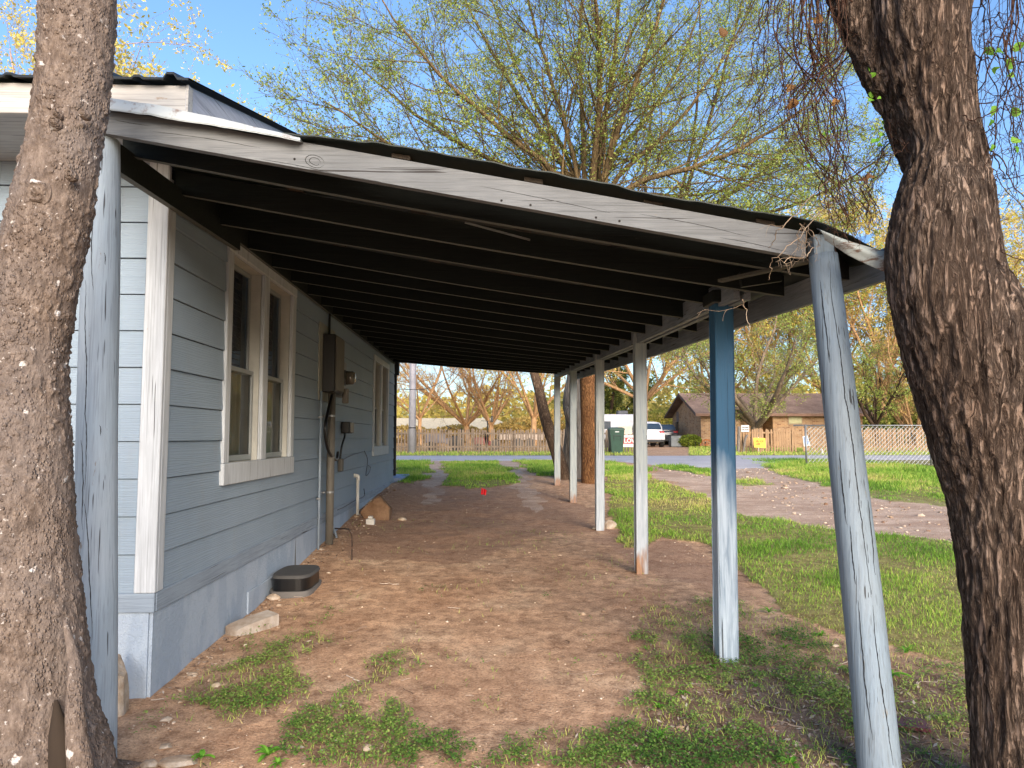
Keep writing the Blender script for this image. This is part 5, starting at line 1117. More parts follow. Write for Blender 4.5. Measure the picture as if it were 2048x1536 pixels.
vine('hanging_vine', 'dark wiry vine twigs with green heart-shaped leaves right of the right tree trunk', ST, 2.8, 22, [(2000 + r.uniform(-30, 40), r.uniform(90, 320), r.uniform(.010, .022)) for _ in range(16)] + [(2005 + r.uniform(-20, 20), r.uniform(540, 590), .012) for _ in range(6)] + [(1912 + r.uniform(-18, 18), r.uniform(320, 370), .009) for _ in range(9)], [], 5)
ST = [[(1600 + r.uniform(-5, 10), 452), (1612 + r.uniform(-12, 8), 480), (1618, 505), (1590 + r.uniform(-60, 40), 520 + r.uniform(-10, 25))] for i in range(5)] + [[(1700, 380), (1620, 470), (1560, 530), (1540, 550)], [(1660, 360), (1600, 440), (1560, 500), (1545, 530)], [(1490, 600), (1496, 640), (1500, 690), (1502, 730)], [(1690, 640), (1712, 670), (1728, 700), (1732, 712)]]
n = NT('dry_vine', .9, .1); M_keep = M_vine; M_vine = n.out(n.ramp(n.noise(n.co(), 8, 3), [(.3, L('8a7560')), (.7, L('b9a68e'))]))
vine('dry_vine', 'pale dried vine wrapped round the top of the log post', ST, 3.18, 23, [], [], 2); M_vine = M_keep
# ------------------------------------------------------------------ small weed plants
def weed(nl, ln, wd, seed):
    r = np.random.default_rng(seed); m = MB()
    for i in range(nl):
        a = i / nl * 6.283 + r.uniform(-.4, .4); el = r.uniform(.5, 1.3); l = ln * r.uniform(.6, 1.15); S = 8; t = np.linspace(0, 1, S)
        d = np.array([math.cos(a), math.sin(a), 0]); rad = l * (t * math.cos(el) + .25 * t ** 2); z = l * (math.sin(el) * t - .55 * t ** 2.2); C = np.outer(rad, d); C[:, 2] += z
        wv = wd * np.sin(np.pi * np.clip(t * .93 + .06, 0, 1)) ** .7 * r.uniform(.8, 1.2); sd_ = np.array([-d[1], d[0], 0])
        V = np.concatenate([C - np.outer(wv, sd_) + [0, 0, wd * .35], C, C + np.outer(wv, sd_) + [0, 0, wd * .35]])
        m.add(V, [(k * S + j, k * S + j + 1, (k + 1) * S + j + 1, (k + 1) * S + j) for k in (0, 1) for j in range(S - 1)], None, r.uniform(.3, 1))
    return m
M_wp = leafy('broad_weed_leaf', ['3f7a22', '5f9a30', '86b544'], trans=.4)
WP = [((537, 1516), 1.0, 'bright broad-leaved weed plant in the foreground, larger of the two beside the flat rock'), ((404, 1520), .75, 'small weed plant with upright leaves right of the flat rock'), ((1322, 1480), .9, 'weed rosette low in the front between carport middle and log post'),
      ((1538, 1228), .95, 'bushy grass-leaved weed clump just right of the deep blue post'), ((1643, 1276), .8, 'small green weed left of the log post at mid height'), ((1568, 1300), .7, 'weed plant midway between the deep blue post and the log post'),
      ((1427, 1338), .55, 'tiny weed right at the foot of the deep blue post'), ((1418, 1362), .6, 'small weed just below the deep blue post base'), ((1512, 1378), .6, 'weed plant on bare dirt below and right of the deep blue post'),
      ((1366, 1392), .65, 'low weed plant left below the deep blue post'), ((1318, 1420), .6, 'yellowish-green weed plant in the clover left of the deep blue post'), ((1706, 1352), 1.15, 'broad weed with long leaves poking out left of the log post'),
      ((1782, 1356), 1.35, 'broad weed with long arching leaves right behind the log post'), ((1812, 1310), 1.0, 'tall grass-like weed tuft right of the log post'), ((1292, 1302), .5, 'small pale green weed on the bare dirt edge in front of the carport middle'), ((1583, 1534), .8, 'weed sprout cut off by the bottom edge left of the log post foot'), ((556, 1534), .6, 'weed sprout at the bottom edge under the large foreground weed')]
pr = []
for v in range(3): pr.append(weed([9, 12, 16][v], [.085, .10, .11][v], [.013, .010, .005][v], 50 + v))
for i, ((px, py), s, lab) in enumerate(WP):
    p = gnd(px, py); v = i % 3 if i > 1 else 0
    if i in (3, 13): v = 2
    mm = MB(); mm.V = list(pr[v].V); mm.Q = list(pr[v].Q); mm.A = list(pr[v].A); mm.n = pr[v].n
    if i < 3 or v == 2 and i == 3: pass
    o = mm.build('weed_plant', M_wp); o.location = p + (0, 0, .01); o.scale = (s, s, s); o.rotation_euler = (0, 0, i * 1.7); tag(o, lab, 'weed', 'individual weed plants')
# ------------------------------------------------------------------ picket fences across the road
def picket_mat(name, a, b): return paint_wood(name, a, b, '5f4a3a', 'z', .3, .85)
def pfence(x0, x1, Y, skew, h, w_, gap, m_, label, seed, lean=.0, missing=()):
    r = np.random.default_rng(seed); base = (x0, Y, float(zg(x0, Y))); t = empty('picket_fence', base, label, 'fence', None); m = MB(); x = x0; k = 0
    while x < x1:
        y = Y + skew * (x - x0); z = float(zg(x, y)); hh = h + r.uniform(-.035, .035); ln = r.uniform(-.012, .012); ww = w_ * r.uniform(.85, 1.1)
        if k in missing: x += w_ + gap; k += 1; continue
        if r.random() < .03: ln += r.uniform(-.10, .10)
        zz = z - .02 + (r.uniform(-.03, .03))
        prof = [(-ww / 2, 0), (ww / 2, 0), (ww / 2, hh - ww * .45), (ww * .28, hh - ww * .08), (0, hh), (-ww * .28, hh - ww * .08), (-ww / 2, hh - ww * .45)]
        V = [(x + u + ln * v / h * 3, y + d, zz + v) for d in (-.012, .006) for u, v in prof]
        m.add(V, [(0, 1, 2, 6), (2, 3, 5, 6), (13, 9, 8, 7), (13, 12, 10, 9)] + [(i, i + 7, (i + 1) % 7 + 7, (i + 1) % 7) for i in range(7)], [(3, 4, 5), (12, 11, 10)])
        x += ww + gap * r.uniform(.6, 1.4); k += 1
    m.build('pickets', m_, t)
    xe = x; ye = Y + skew * (xe - x0); za, zb_ = float(zg(x0, Y)), float(zg(xe, ye))
    for v in (.28, h - .22): MB().bar((x0, Y + .045, za + v), (xe, ye + .045, zb_ + v), .05, .085).build('rail', m_, t)
    for q in np.arange(x0 + .1, xe, 2.4): y = Y + skew * (q - x0); MB().cbox(q - .05, q + .05, y + .075, y + .17, za - .1, za + h - .1).build('post', m_, t)
    return t
PF1 = picket_mat('weathered_picket', '9a8874', '7f6e5e'); PF2 = picket_mat('sunlit_picket', 'a98c6c', '937658')
xa = atY(770, 880, 34)[0]; pfence(xa - 6, atY(1268, 880, 34)[0], 34, 0, 1.13, .085, .055, PF1, 'weathered brown picket fence across the road on the left, behind the bin', 1)
xb = atY(1482, 880, 34)[0]; pfence(xb, xb + 9.6, 34, .0, 1.17, .088, .048, PF2, 'light tan picket fence in front of the brick house', 2, missing=(21, 22))
# ------------------------------------------------------------------ bin, signs
c = gnd(1232, 905); c[1] = 32.6; c[0] = atY(1232, 880, 32.6)[0]; c[2] = float(zg(c[0], c[1]))
bn = empty('wheeled_bin', c, 'dark green wheeled rubbish bin standing on the verge by the left fence', 'bin'); M_bin = flat('dark_green_plastic', '24483a', .5, .4)
def frust(m, cx, cy, z0, z1, w0, d0, w1, d1): return m.hexa([(cx - w0, cy - d0, z0), (cx + w0, cy - d0, z0), (cx - w0, cy + d0, z0), (cx + w0, cy + d0, z0), (cx - w1, cy - d1, z1), (cx + w1, cy - d1, z1), (cx - w1, cy + d1, z1), (cx + w1, cy + d1, z1)])
frust(MB(), c[0], c[1], c[2] + .03, c[2] + 1.08, .25, .26, .33, .37).build('body', M_bin, bn)
m = MB(); frust(m, c[0], c[1], c[2] + 1.081, c[2] + 1.15, .35, .39, .34, .37); frust(m, c[0], c[1], c[2] + 1.151, c[2] + 1.20, .33, .36, .24, .27); m.build('lid', M_bin, bn)
M_binl = flat('bin_moulding', '1a352b', .55); yf = c[1] - .345
MB().cbox(c[0] - .17, c[0] + .17, yf - .012, yf + .03, c[2] + .78, c[2] + .86).cbox(c[0] - .17, c[0] - .13, yf - .0, yf + .06, c[2] + .6, c[2] + .78).cbox(c[0] + .13, c[0] + .17, yf, yf + .06, c[2] + .6, c[2] + .78).cbox(c[0] - .14, c[0] + .14, yf + .05, yf + .09, c[2] + .42, c[2] + .47).build('moulding', M_binl, bn)
MB().cbox(c[0] - .1, c[0] + .08, yf - .026, yf - .0, c[2] + .97, c[2] + 1.02).build('label', flat('white_label', 'd5d8d4', .6), bn)
for s in (-1, 1): MB().tube([(c[0] + s * .22, c[1] + .3, c[2] + .13), (c[0] + s * .28, c[1] + .3, c[2] + .13)], .13, 20).build('wheel', M_blk, bn)
def textobj(txt, size, m_, parent, loc, rz=0.0, ext=.004, bold=0.0, shear=0.0, rx=90):
    cu = bpy.data.curves.new('lettering', 'FONT'); cu.body = txt; cu.size = size; cu.extrude = ext; cu.offset = bold; cu.align_x = 'CENTER'; cu.align_y = 'CENTER'; cu.shear = shear; cu.space_line = .8
    o = bpy.data.objects.new('lettering', cu); COL.objects.link(o); dg = bpy.context.evaluated_depsgraph_get(); me = bpy.data.meshes.new_from_object(o.evaluated_get(dg)); bpy.data.objects.remove(o); bpy.data.curves.remove(cu)
    me.materials.clear(); me.materials.append(m_); o = bpy.data.objects.new('lettering', me); COL.objects.link(o); o.parent = parent
    b = Vector(parent['_base']); o.location = Vector(loc) - b; o.rotation_euler = (R(rx), 0, rz); return o
M_w = flat('sign_white', 'dcdad4', .6); M_redp = flat('sign_red', 'b3323a', .5); M_yel = flat('sign_yellow', 'f0c23a', .5, .4, 0, .03); M_org = flat('sign_orange', 'e0602a', .5)
# house-hunting sign with LOWE
a = atY(1244, 878, 32.9); z0 = float(zg(a[0], 32.9)); sg = empty('yard_sign', (a[0] + .32, 32.9, z0), 'white yard sign with red band reading LOWE, standing right of the green bin', 'sign')
X0, X1 = a[0] + .02, a[0] + .92; zc = atY(1256, 882, 32.9)[2]
MB().cbox(X0, X1, 32.89, 32.91, zc - .28, zc + .27, .003).build('board', M_w, sg); MB().cbox(X0 + .005, X1 - .005, 32.882, 32.889, zc - .13, zc + .16, .002).build('band', M_redp, sg)
textobj('LOWE', .27, M_w, sg, ((X0 + X1) / 2, 32.878, zc + .01), bold=.012)
for x in (X0 + .12, X1 - .12): MB().tube([(x, 32.92, z0 - .05), (x, 32.92, zc - .2)], .012, 6).build('stake', M_gal, sg)
a = atY(1257, 860, 33.0); MB().cbox(a[0] - .3, a[0] + .3, 33.93, 33.95, a[2] - .18, a[2] + .22, .003)
q = empty('fence_board_sign', (a[0], 33.9, z0), 'blank pale board fixed to the left fence above the white and red sign', 'sign'); MB().cbox(a[0] - .3, a[0] + .35, 33.93, 33.95, a[2] - .2, a[2] + .18, .003).build('board', flat('cream_board', 'd8c6b2', .7), q)
# yellow sign
a = atY(1519, 884, 33.2); z0 = float(zg(a[0], 33.2)); sg = empty('yard_sign', (a[0], 33.2, z0), 'small yellow yard sign with orange lettering in front of the tan fence', 'sign')
MB().hexa([(a[0] - .26, 33.19, a[2] - .25), (a[0] + .29, 33.19, a[2] - .27), (a[0] - .26, 33.21, a[2] - .25), (a[0] + .29, 33.21, a[2] - .27), (a[0] - .29, 33.19, a[2] + .2), (a[0] + .27, 33.19, a[2] + .18), (a[0] - .29, 33.21, a[2] + .2), (a[0] + .27, 33.21, a[2] + .18)]).build('board', M_yel, sg)
textobj('cheryl', .155, M_org, sg, (a[0], 33.184, a[2] + .045), bold=.006); textobj('LEE', .14, M_org, sg, (a[0] - .08, 33.184, a[2] - .09), bold=.006)
MB().tube([(a[0] - .04, 33.22, z0 - .05), (a[0] - .04, 33.22, a[2] + .22)], .012, 6).build('stake', M_w, sg)
# white and black notice on the fence
a = atY(1491, 857, 33.9); sg = empty('notice_sign', a, 'small white notice with two black lines of lettering fixed to the tan fence', 'sign')
MB().cbox(a[0] - .19, a[0] + .19, 33.94, 33.96, a[2] - .16, a[2] + .16, .003).build('board', M_w, sg); M_bk = flat('sign_black', '1c1c1e', .6)
textobj('BEWARE', .085, M_bk, sg, (a[0], 33.936, a[2] + .055), bold=.004); textobj('OF DOG', .085, M_bk, sg, (a[0], 33.936, a[2] - .055), bold=.004)
# leaning blue and white sign
a = atY(1611, 880, 32.5); z0 = float(zg(a[0], 32.5)); sg = empty('yard_sign', (a[0], 32.5, z0), 'leaning blue and white yard sign behind the chain-link post', 'sign')
P = [atY(x, y, 32.5) for x, y in ((1608, 893), (1621, 891), (1605, 873), (1615, 871))]; P = [P[0], P[1], P[0] + (0, .02, 0), P[1] + (0, .02, 0), P[2], P[3], P[2] + (0, .02, 0), P[3] + (0, .02, 0)]
MB().hexa(P).build('board', M_w, sg); c = sum(P) / 8; MB().hexa([c + (p - c) * (.75, 1, .8) + (0, -.012, .01) for p in P]).build('panel', flat('sign_blue', '7d93b8', .5), sg)
MB().tube([(c[0], 32.53, z0), (c[0] - .03, 32.53, c[2])], .01, 6).build('stake', M_gal, sg)
# little white marker
c = gnd(1644, 897); c[1] = 30.5; c[0] = atY(1644, 890, 30.5)[0]; c[2] = float(zg(c[0], 30.5)); MK = MB().tube(spl([c + (.02, 0, 0), c + (0, 0, .14), c + (-.03, 0, .27)], 4), [.05] * 4 + [.045] * 3 + [.04, .02], 8); tag(MK.build('white_marker', M_pvc, loc=c, smooth=True), 'stubby white marker in the verge grass right of the leaning sign', 'marker')
# old leaning gate posts
for (px, ln, lab) in ((1476, .10, 'old grey wooden gate post leaning at the left end of the tan fence'), (1486, .28, 'broken pale post leaning against the left end of the tan fence')):
    a = atY(px, 900, 33.6); z0 = float(zg(a[0], 33.6)); tag(MB().tube(spl([(a[0], 33.6, z0 - .1), (a[0] + ln * .4, 33.6, z0 + .6), (a[0] + ln * .8, 33.6, z0 + (1.25 if ln < .2 else .85))], 5), .075 if ln < .2 else .06, 8).build('gate_post', B_grey, loc=(a[0], 33.6, z0), smooth=True), lab, 'post')
# ------------------------------------------------------------------ chain-link fence on the right
n = NT('galvanised_wire', .45, .5); n.b.inputs['Metallic'].default_value = .5; M_wire = n.out(L('a9adad'))
YC = 20.4; ca = atY(1585, 850, YC); xs_ = [atY(1612, 890, YC)[0], atY(1857, 890, YC + .1)[0], atY(2100, 890, YC + .2)[0]]; z0 = float(zg(xs_[0], YC))
cf = empty('chain_link_fence', (xs_[0], YC, z0), 'galvanised chain-link fence on thin posts in the grass beyond the dirt drive', 'fence')
hz = 1.17
for i, x in enumerate(xs_): MB().tube([(x, YC, z0 - .1), (x, YC, z0 + hz + .03)], .028, 10).build('post', M_gal, cf, smooth=True)
MB().tube([(xs_[0] - .35, YC, z0 + hz), (xs_[2] + 2, YC, z0 + hz)], .020, 8).build('top_rail', M_gal, cf, smooth=True)
P = []; x0, x1 = xs_[0], xs_[2] + 2; step = .13
for s in (1, -1):
    for x in np.arange(x0 - hz, x1 + hz, step):
        a = np.array([x, YC + .03, z0 + .03]); b = np.array([x + s * (hz - .05), YC + .03, z0 + hz - .02]); 
        u0 = 0.0; u1 = 1.0; d = b[0] - a[0]
        for lim, sg_ in ((x0, 1), (x1, -1)):
            ta = (lim - a[0]) / d
            if (a[0] - lim) * sg_ < 0: u0 = max(u0, ta)
            if (b[0] - lim) * sg_ < 0: u1 = min(u1, ta)
        if u1 > u0: P.append([a + (b - a) * u0, a + (b - a) * u1])
P = np.array(P); V, Q = tubes(P, np.full((len(P), 2), .0066), 3); MB().add(V, Q).build('wire_mesh', M_wire, cf)
# ------------------------------------------------------------------ utility pole and wires
a = atY(824, 904, 33.0); z0 = float(zg(a[0], 33)); up = empty('utility_pole', (a[0], 33.0, z0), 'smooth pale grey utility pole rising beyond the far corner of the house', 'pole')
MB().tube([(a[0], 33, z0 - .2), (a[0], 33, z0 + 3), (a[0], 33, z0 + 9)], [.17, .155, .13], 20).build('shaft', flat('pale_grey_pole', 'a3a1a6', .6), up, smooth=True)
MB().tube([(a[0], 33, z0 + 1.15), (a[0], 33, z0 + 1.2)], .17, 20).build('band', M_blk, up)
pw = spl([(-1.6, 14.9, 3.08), atY(835, 776, 24), atY(885, 755, 28), (a[0] + 3.2, 33.0, 5.6)], 10); pw = spl([atY(800, 778, 22), atY(848, 778, 24), atY(885, 762, 26), atY(912, 738, 29), atY(960, 640, 33)], 8)
tag(MB().tube(pw, .012, 5).build('overhead_wire', M_blk, loc=pw[0]), 'drooping service wire crossing the sky left of the bare trees', 'wire')
# ------------------------------------------------------------------ brick house
def brick(name, a, b, mortar):
    n = NT(name, .9, .2); s = n.n('ShaderNodeSeparateXYZ'); t = n.n('ShaderNodeTexCoord'); n.t.links.new(t.outputs['Object'], s.inputs[0]); cb = n.n('ShaderNodeCombineXYZ'); n.put(cb.inputs[0], n.math('ADD', s.outputs[0], s.outputs[1])); n.put(cb.inputs[1], s.outputs[2])
    br = n.n('ShaderNodeTexBrick'); n.put(br.inputs['Vector'], cb.outputs[0]); br.inputs['Scale'].default_value = 1.0; br.inputs['Brick Width'].default_value = .30; br.inputs['Row Height'].default_value = .10; br.inputs['Mortar Size'].default_value = .012
    br.inputs['Color1'].default_value = L(a); br.inputs['Color2'].default_value = L(b); br.inputs['Mortar'].default_value = L(mortar); br.inputs['Bias'].default_value = .1
    c = n.mix(n.ramp(n.noise(n.co(), 1.5, 6, .75), [(.42, 0.0), (.6, .55)]), br.outputs[0], L(mortar)); return n.out(c, nrm=n.bump(br.outputs[1], -.4, .01))
M_brick = brick('mixed_brick', '6f4a38', 'ad8660', 'b59c7e'); M_shing = NT('shingles', .95, .1)
sn = M_shing; v = sn.noise(sn.co((1, 1, 1)), 1.2, 5, .6); M_shing = sn.out(sn.mix(sn.ramp(sn.noise(sn.co((1, 1, 4)), 14, 3), [(.35, .5), (.6, 0.0)]), sn.ramp(v, [(.3, L('7d675c')), (.7, L('a88f7f'))]), L('665349')))
hx0 = atY(1402, 860, 48)[0]; hx1 = atY(1726, 860, 48)[0]; hy0, hy1 = 48.0, 55.4; hz0 = float(zg(0, 48)) - .15; ez = 3.02
bh = empty('brick_house', (hx0, hy0, hz0), 'single-storey brick ranch house with brown shingle roof across the road', 'house')
ra, rb_ = atY(1480, 860, 48)[0], atY(1546, 860, 48)[0]
MB().box(hx0, ra, hy0, hy0 + .2, hz0, ez).box(rb_, hx1, hy0, hy0 + .2, hz0, ez).box(hx0, hx0 + .2, hy0 + .201, hy1, hz0, ez).box(hx1 - .2, hx1, hy0 + .201, hy1, hz0, ez).box(ra - .0, rb_, hy0 + 1.8, hy0 + 2.0, hz0, ez).box(ra - .2, ra - .001, hy0 + .201, hy0 + 1.8, hz0, ez).box(rb_ + .001, rb_ + .2, hy0 + .201, hy0 + 1.8, hz0, ez).build('wall', M_brick, bh)
ym = (hy0 + hy1) / 2; rz_ = atY(1378, 790, ym)[2]; oh = .55; rx0, rx1 = hx0 - .5, hx1 + .6; rr_ = atY(1655, 792, ym)[0]
MB().add([(hx0, hy0 + .201, ez + .001), (hx0, hy1, ez + .001), (hx0, ym, rz_ - .28), (hx0 + .2, hy0 + .201, ez + .001), (hx0 + .2, hy1, ez + .001), (hx0 + .2, ym, rz_ - .28)], [(0, 3, 5, 2), (1, 2, 5, 4)], [(0, 2, 1), (3, 4, 5)]).build('gable', M_brick, bh)
e0 = ez - .12
V = [(rx0, hy0 - oh, e0), (rx1, hy0 - oh, e0), (rx1, hy1 + oh, e0), (rx0, hy1 + oh, e0), (rx0, ym, rz_), (rr_, ym, rz_)]
V2 = [(x, y, z + .14) for x, y, z in V]
MB().add(V + V2, [(6, 7, 11, 10), (8, 9, 10, 11), (0, 1, 7, 6), (1, 2, 8, 7), (2, 3, 9, 8), (0, 4, 10, 6), (3, 9, 10, 4), (0, 1, 5, 4), (2, 3, 4, 5)], [(7, 8, 11), (1, 5, 2)]).build('roof', M_shing, bh)
MB().box(rx0 + .02, rx1, hy0 - oh - .03, hy0 - oh - .005, e0 - .06, e0 + .10).build('fascia', flat('brown_fascia', '8a6a58', .7), bh)
m = MB()
for s in (0, 1):
    ya = hy0 - oh if s == 0 else hy1 + oh
    m.hexa([(rx0 - .03, ya, e0 - .05), (rx0 - .003, ya, e0 - .05), (rx0 - .03, ym, rz_ - .05), (rx0 - .003, ym, rz_ - .05), (rx0 - .03, ya, e0 + .13), (rx0 - .003, ya, e0 + .13), (rx0 - .03, ym, rz_ + .13), (rx0 - .003, ym, rz_ + .13)])
m.build('rake_board', flat('dark_rake', '5d4a44', .7), bh)
a, b = atY(1577, 828, 48), atY(1603, 847, 48); f = MB().cbox(a[0] - .06, b[0] + .06, hy0 - .04, hy0 - .002, b[2] - .08, a[2] + .05, .004).build('window', flat('tan_frame', 'a58e72', .6), bh); MB().box(a[0], b[0], hy0 - .05, hy0 - .041, b[2], a[2]).build('pane', flat('green_reflection', 'b5b184', .25, .5), f)
a = atX(1355, 852, hx0 - .02); ub = MB().cbox(hx0 - .12, hx0 - .002, a[1] - .22, a[1] + .22, a[2] - .38, a[2] + .3).build('utility_box', flat('dark_box', '33312f', .5), bh); MB().cbox(hx0 - .03, hx0 - .001, a[1] - .35, a[1] + .25, a[2] + .32, a[2] + 1.1).build('louvre_panel', flat('vent_panel', '7a6c66', .7), bh)
# ac unit, shrub, wheel ornament, garden stakes
c = atY(1350, 889, 46.5); c[2] = float(zg(0, 46.5)); ac = empty('air_conditioner', c, 'grey outdoor air conditioning unit at the corner of the brick house', 'air conditioner')
m = MB()
for k in range(9): m.cbox(c[0] - .33, c[0] + .33, c[1] - .33, c[1] + .33, c[2] + .05 + k * .075, c[2] + .11 + k * .075, .01)
m.build('louvres', flat('ac_grey', '8d9395', .6), ac); MB().cbox(c[0] - .36, c[0] + .36, c[1] - .36, c[1] + .36, c[2] + .73, c[2] + .79, .01).box(c[0] - .31, c[0] + .31, c[1] - .31, c[1] + .31, c[2], c[2] + .72).build('cabinet', flat('ac_dark', '45494a', .6), ac)
MB().tube([(c[0], c[1], c[2] + .79), (c[0], c[1], c[2] + .83)], .26, 20).build('fan_grille', M_blk, ac)
def bush(name, px, py, Y, w_, h_, label, mat_, n_=4500, ls=.05, seed=1, cat='shrub', group=None):
    r = np.random.default_rng(seed); c = atY(px, py, Y); c[2] = float(zg(c[0], Y)); t = empty(name, c, label, cat, group)
    d = unit(r.normal(0, 1, (n_, 3))); rad = r.uniform(.55, 1, n_) ** .5 * (1 + .25 * fbm(d[:, 0] * 2, d[:, 1] * 2, d[:, 2] * 2, 3)); p = c + d * rad[:, None] * [w_ / 2, w_ / 2, h_ / 2] + [0, 0, h_ * .48]; p = p[p[:, 2] > c[2]]
    u = unit(r.normal(0, 1, p.shape)); v = unit(np.cross(u, r.normal(0, 1, p.shape))); s = ls * r.uniform(.5, 1.3, len(p))[:, None]
    MB().add(np.stack([p - u * s, p + v * s * .6, p + u * s, p - v * s * .6], 1), np.arange(len(p))[:, None] * 4 + np.array([[0, 1, 2, 3]]), None, np.repeat(np.clip(r.normal(.5, .25, len(p)), .02, 1), 4)).build('crown', mat_, t)
    m = MB()
    for i in range(9): a = r.uniform(0, 6.28); m.tube([c + (0, 0, -.05), c + (math.cos(a) * w_ * .2, math.sin(a) * w_ * .2, h_ * .4), c + (math.cos(a) * w_ * .35, math.sin(a) * w_ * .35, h_ * .8)], [.02, .014, .006], 5)
    m.build('stems', B_tan, t); return t
bush('round_shrub', 1380, 890, 46.2, 1.55, .85, 'rounded yellow-green shrub beside the air conditioner at the brick house', leafy('shrub_leaf', ['4f5f20', '7d8c30', 'b0b848'], trans=.3))
c = atY(1413, 888, 47.4); c[2] = float(zg(0, 47)); m = MB(); a = np.linspace(0, np.pi, 20); P = np.stack([c[0] + .42 * np.cos(a), 0 * a + c[1], c[2] + .05 + .42 * np.sin(a)], -1); m.tube(P, .045, 8)
for q in np.linspace(.2, np.pi - .2, 7): m.tube([(c[0], c[1], c[2] + .05), (c[0] + .4 * math.cos(q), c[1], c[2] + .05 + .4 * math.sin(q))], .02, 6)
tag(m.build('half_wheel', flat('terracotta', 'c07848', .8), loc=c), 'terracotta-coloured half wheel ornament against the brick wall', 'ornament')
for k, (px, lab) in enumerate(((1378, 'thin dark garden stake nearest the shrub on the brick house lawn'), (1391, 'second thin garden stake from the shrub on the lawn'), (1398, 'third thin garden stake on the lawn'), (1411, 'garden stake in front of the terracotta half wheel'))):
    c = atY(px, 895, 40.0); z0 = float(zg(0, 40)); tag(MB().tube([(c[0], 40, z0), (c[0], 40, z0 + .33)], .012, 6).tube([(c[0], 40, z0 + .33), (c[0], 40, z0 + .40)], .03, 6).build('garden_stake', M_blk, loc=(c[0], 40, z0)), lab, 'stake', 'garden stakes on the lawn')
# ------------------------------------------------------------------ cars (rear towards the viewer), caravan, yard machines
def loft(m, secs, k=40, e=5.0, cap=True):
    V = []; a = np.arange(k) / k * 2 * np.pi
    for (y, hw, zb_, zt_) in secs:
        x = np.sign(np.cos(a)) * np.abs(np.cos(a)) ** (2 / e) * hw; z = (zb_ + zt_) / 2 + np.sign(np.sin(a)) * np.abs(np.sin(a)) ** (2 / e) * (zt_ - zb_) / 2; V.append(np.stack([x, 0 * x + y, z], -1))
    n0 = len(secs); V = np.concatenate(V); m.add(V, [(i * k + j, i * k + (j + 1) % k, (i + 1) * k + (j + 1) % k, (i + 1) * k + j) for i in range(n0 - 1) for j in range(k)])
    for i, y in ((0, secs[0]), (n0 - 1, secs[-1])):
        c = m.n; m.add([(0, y[0], (y[2] + y[3]) / 2)]); b0 = c - n0 * k - (1 if i else 0) + i * k
        m.T.append(np.array([[c, b0 + (j + 1) % k, b0 + j] if i == 0 else [c, b0 + j, b0 + (j + 1) % k] for j in range(k)]))
    return m
def car(px, Y, col, label, H=1.68, W=1.86, Ln=4.7, rot=0.0, name='parked_car'):
    c = atY(px, 890, Y); c[2] = float(zg(c[0], Y)); t = empty(name, (0, 0, 0), label, 'car'); h = W / 2
    pm = NT('car_paint', .25, .5); pm.b.inputs['Coat Weight'].default_value = .5; pm = pm.out(L(col))
    loft(MB(), [(0, h * .86, .45, .98), (.06, h * .95, .36, 1.06), (.35, h, .30, 1.10), (2.2, h, .28, 1.08), (3.6, h * .98, .30, 1.0), (4.4, h * .9, .34, .88), (Ln, h * .7, .45, .7)]).build('body', pm, t, smooth=True)
    loft(MB(), [(.12, h * .78, 1.0, 1.12), (.30, h * .82, 1.0, 1.42), (.55, h * .80, 1.0, H - .04), (1.2, h * .80, 1.0, H), (2.4, h * .79, 1.0, H - .04), (3.3, h * .80, .98, 1.12)], e=4).build('cabin', pm, t, smooth=True)
    gm = flat('car_glass', '39495a', .08, .7)
    yb = lambda z: .12 + (z - 1.08) * .75
    g_ = MB(); P = []
    for (z, w__) in ((1.14, .74), (1.54, .62)): P += [(-h * w__, np.interp(z, [1.12, 1.42, 1.66], [.12, .30, .55]) - .025, z), (h * w__, np.interp(z, [1.12, 1.42, 1.66], [.12, .30, .55]) - .025, z)]
    P2 = [(-h * .70, np.interp(1.40, [1.12, 1.42, 1.66], [.12, .30, .55]) - .025, 1.40), (h * .70, .262, 1.40)]
    g_.add([P[0], P[1], P2[0], P2[1], P[2], P[3]], [(0, 1, 3, 2), (2, 3, 5, 4)]).build('rear_window', gm, t)
    for s in (-1, 1):
        MB().add([(s * h * .835, .75, 1.12), (s * h * .835, 3.0, 1.12), (s * h * .825, 2.3, H - .14), (s * h * .825, .85, H - .14)], [(0, 1, 2, 3) if s > 0 else (3, 2, 1, 0)]).build('side_window', gm, t)
        MB().cbox(s * h * .74 - .17, s * h * .74 + .15, -.015, .22, .92, 1.05, .02).build('tail_light', flat('red_lens', 'b03038', .2, .6), t)
        MB().cbox(s * (h + .10) - .09, s * (h + .10) + .09, 3.0, 3.12, 1.05, 1.18, .02).build('mirror', pm, t)
        for y in (.85, 3.7):
            w_ = MB().tube([(s * (h - .24), y, .33), (s * (h - .0), y, .33)], .33, 24).build('wheel', flat('tyre', '151515', .85), t); MB().tube([(s * (h - .001), y, .33), (s * (h + .012), y, .33)], .2, 16).build('rim', M_gal, w_)
    MB().cbox(-h * .9, h * .9, -.05, .2, .33, .50, .03).build('bumper', flat('dark_bumper', '2f3133', .6), t); MB().cbox(-.18, .18, -.012, .02, .78, .9, .004).build('licence_plate', M_w, t)
    MB().cbox(-.4, .4, .0, .02, .96, .985, .004).build('chrome_strip', M_gal, t)
    t.location = c; t.rotation_euler = (0, 0, rot); return t
car(1303, 45.5, 'e6e6ea', 'white SUV parked with its rear towards the road beside the brick house', rot=R(-2))
car(1334, 51.5, '3a3c44', 'dark car parked in front of the white SUV, half hidden', H=1.5, W=1.8, rot=R(-2))
a = atY(1236, 870, 56); z0 = float(zg(0, 56)); cv = empty('caravan', (a[0], 56, z0), 'white caravan parked behind the left picket fence near the bin', 'caravan')
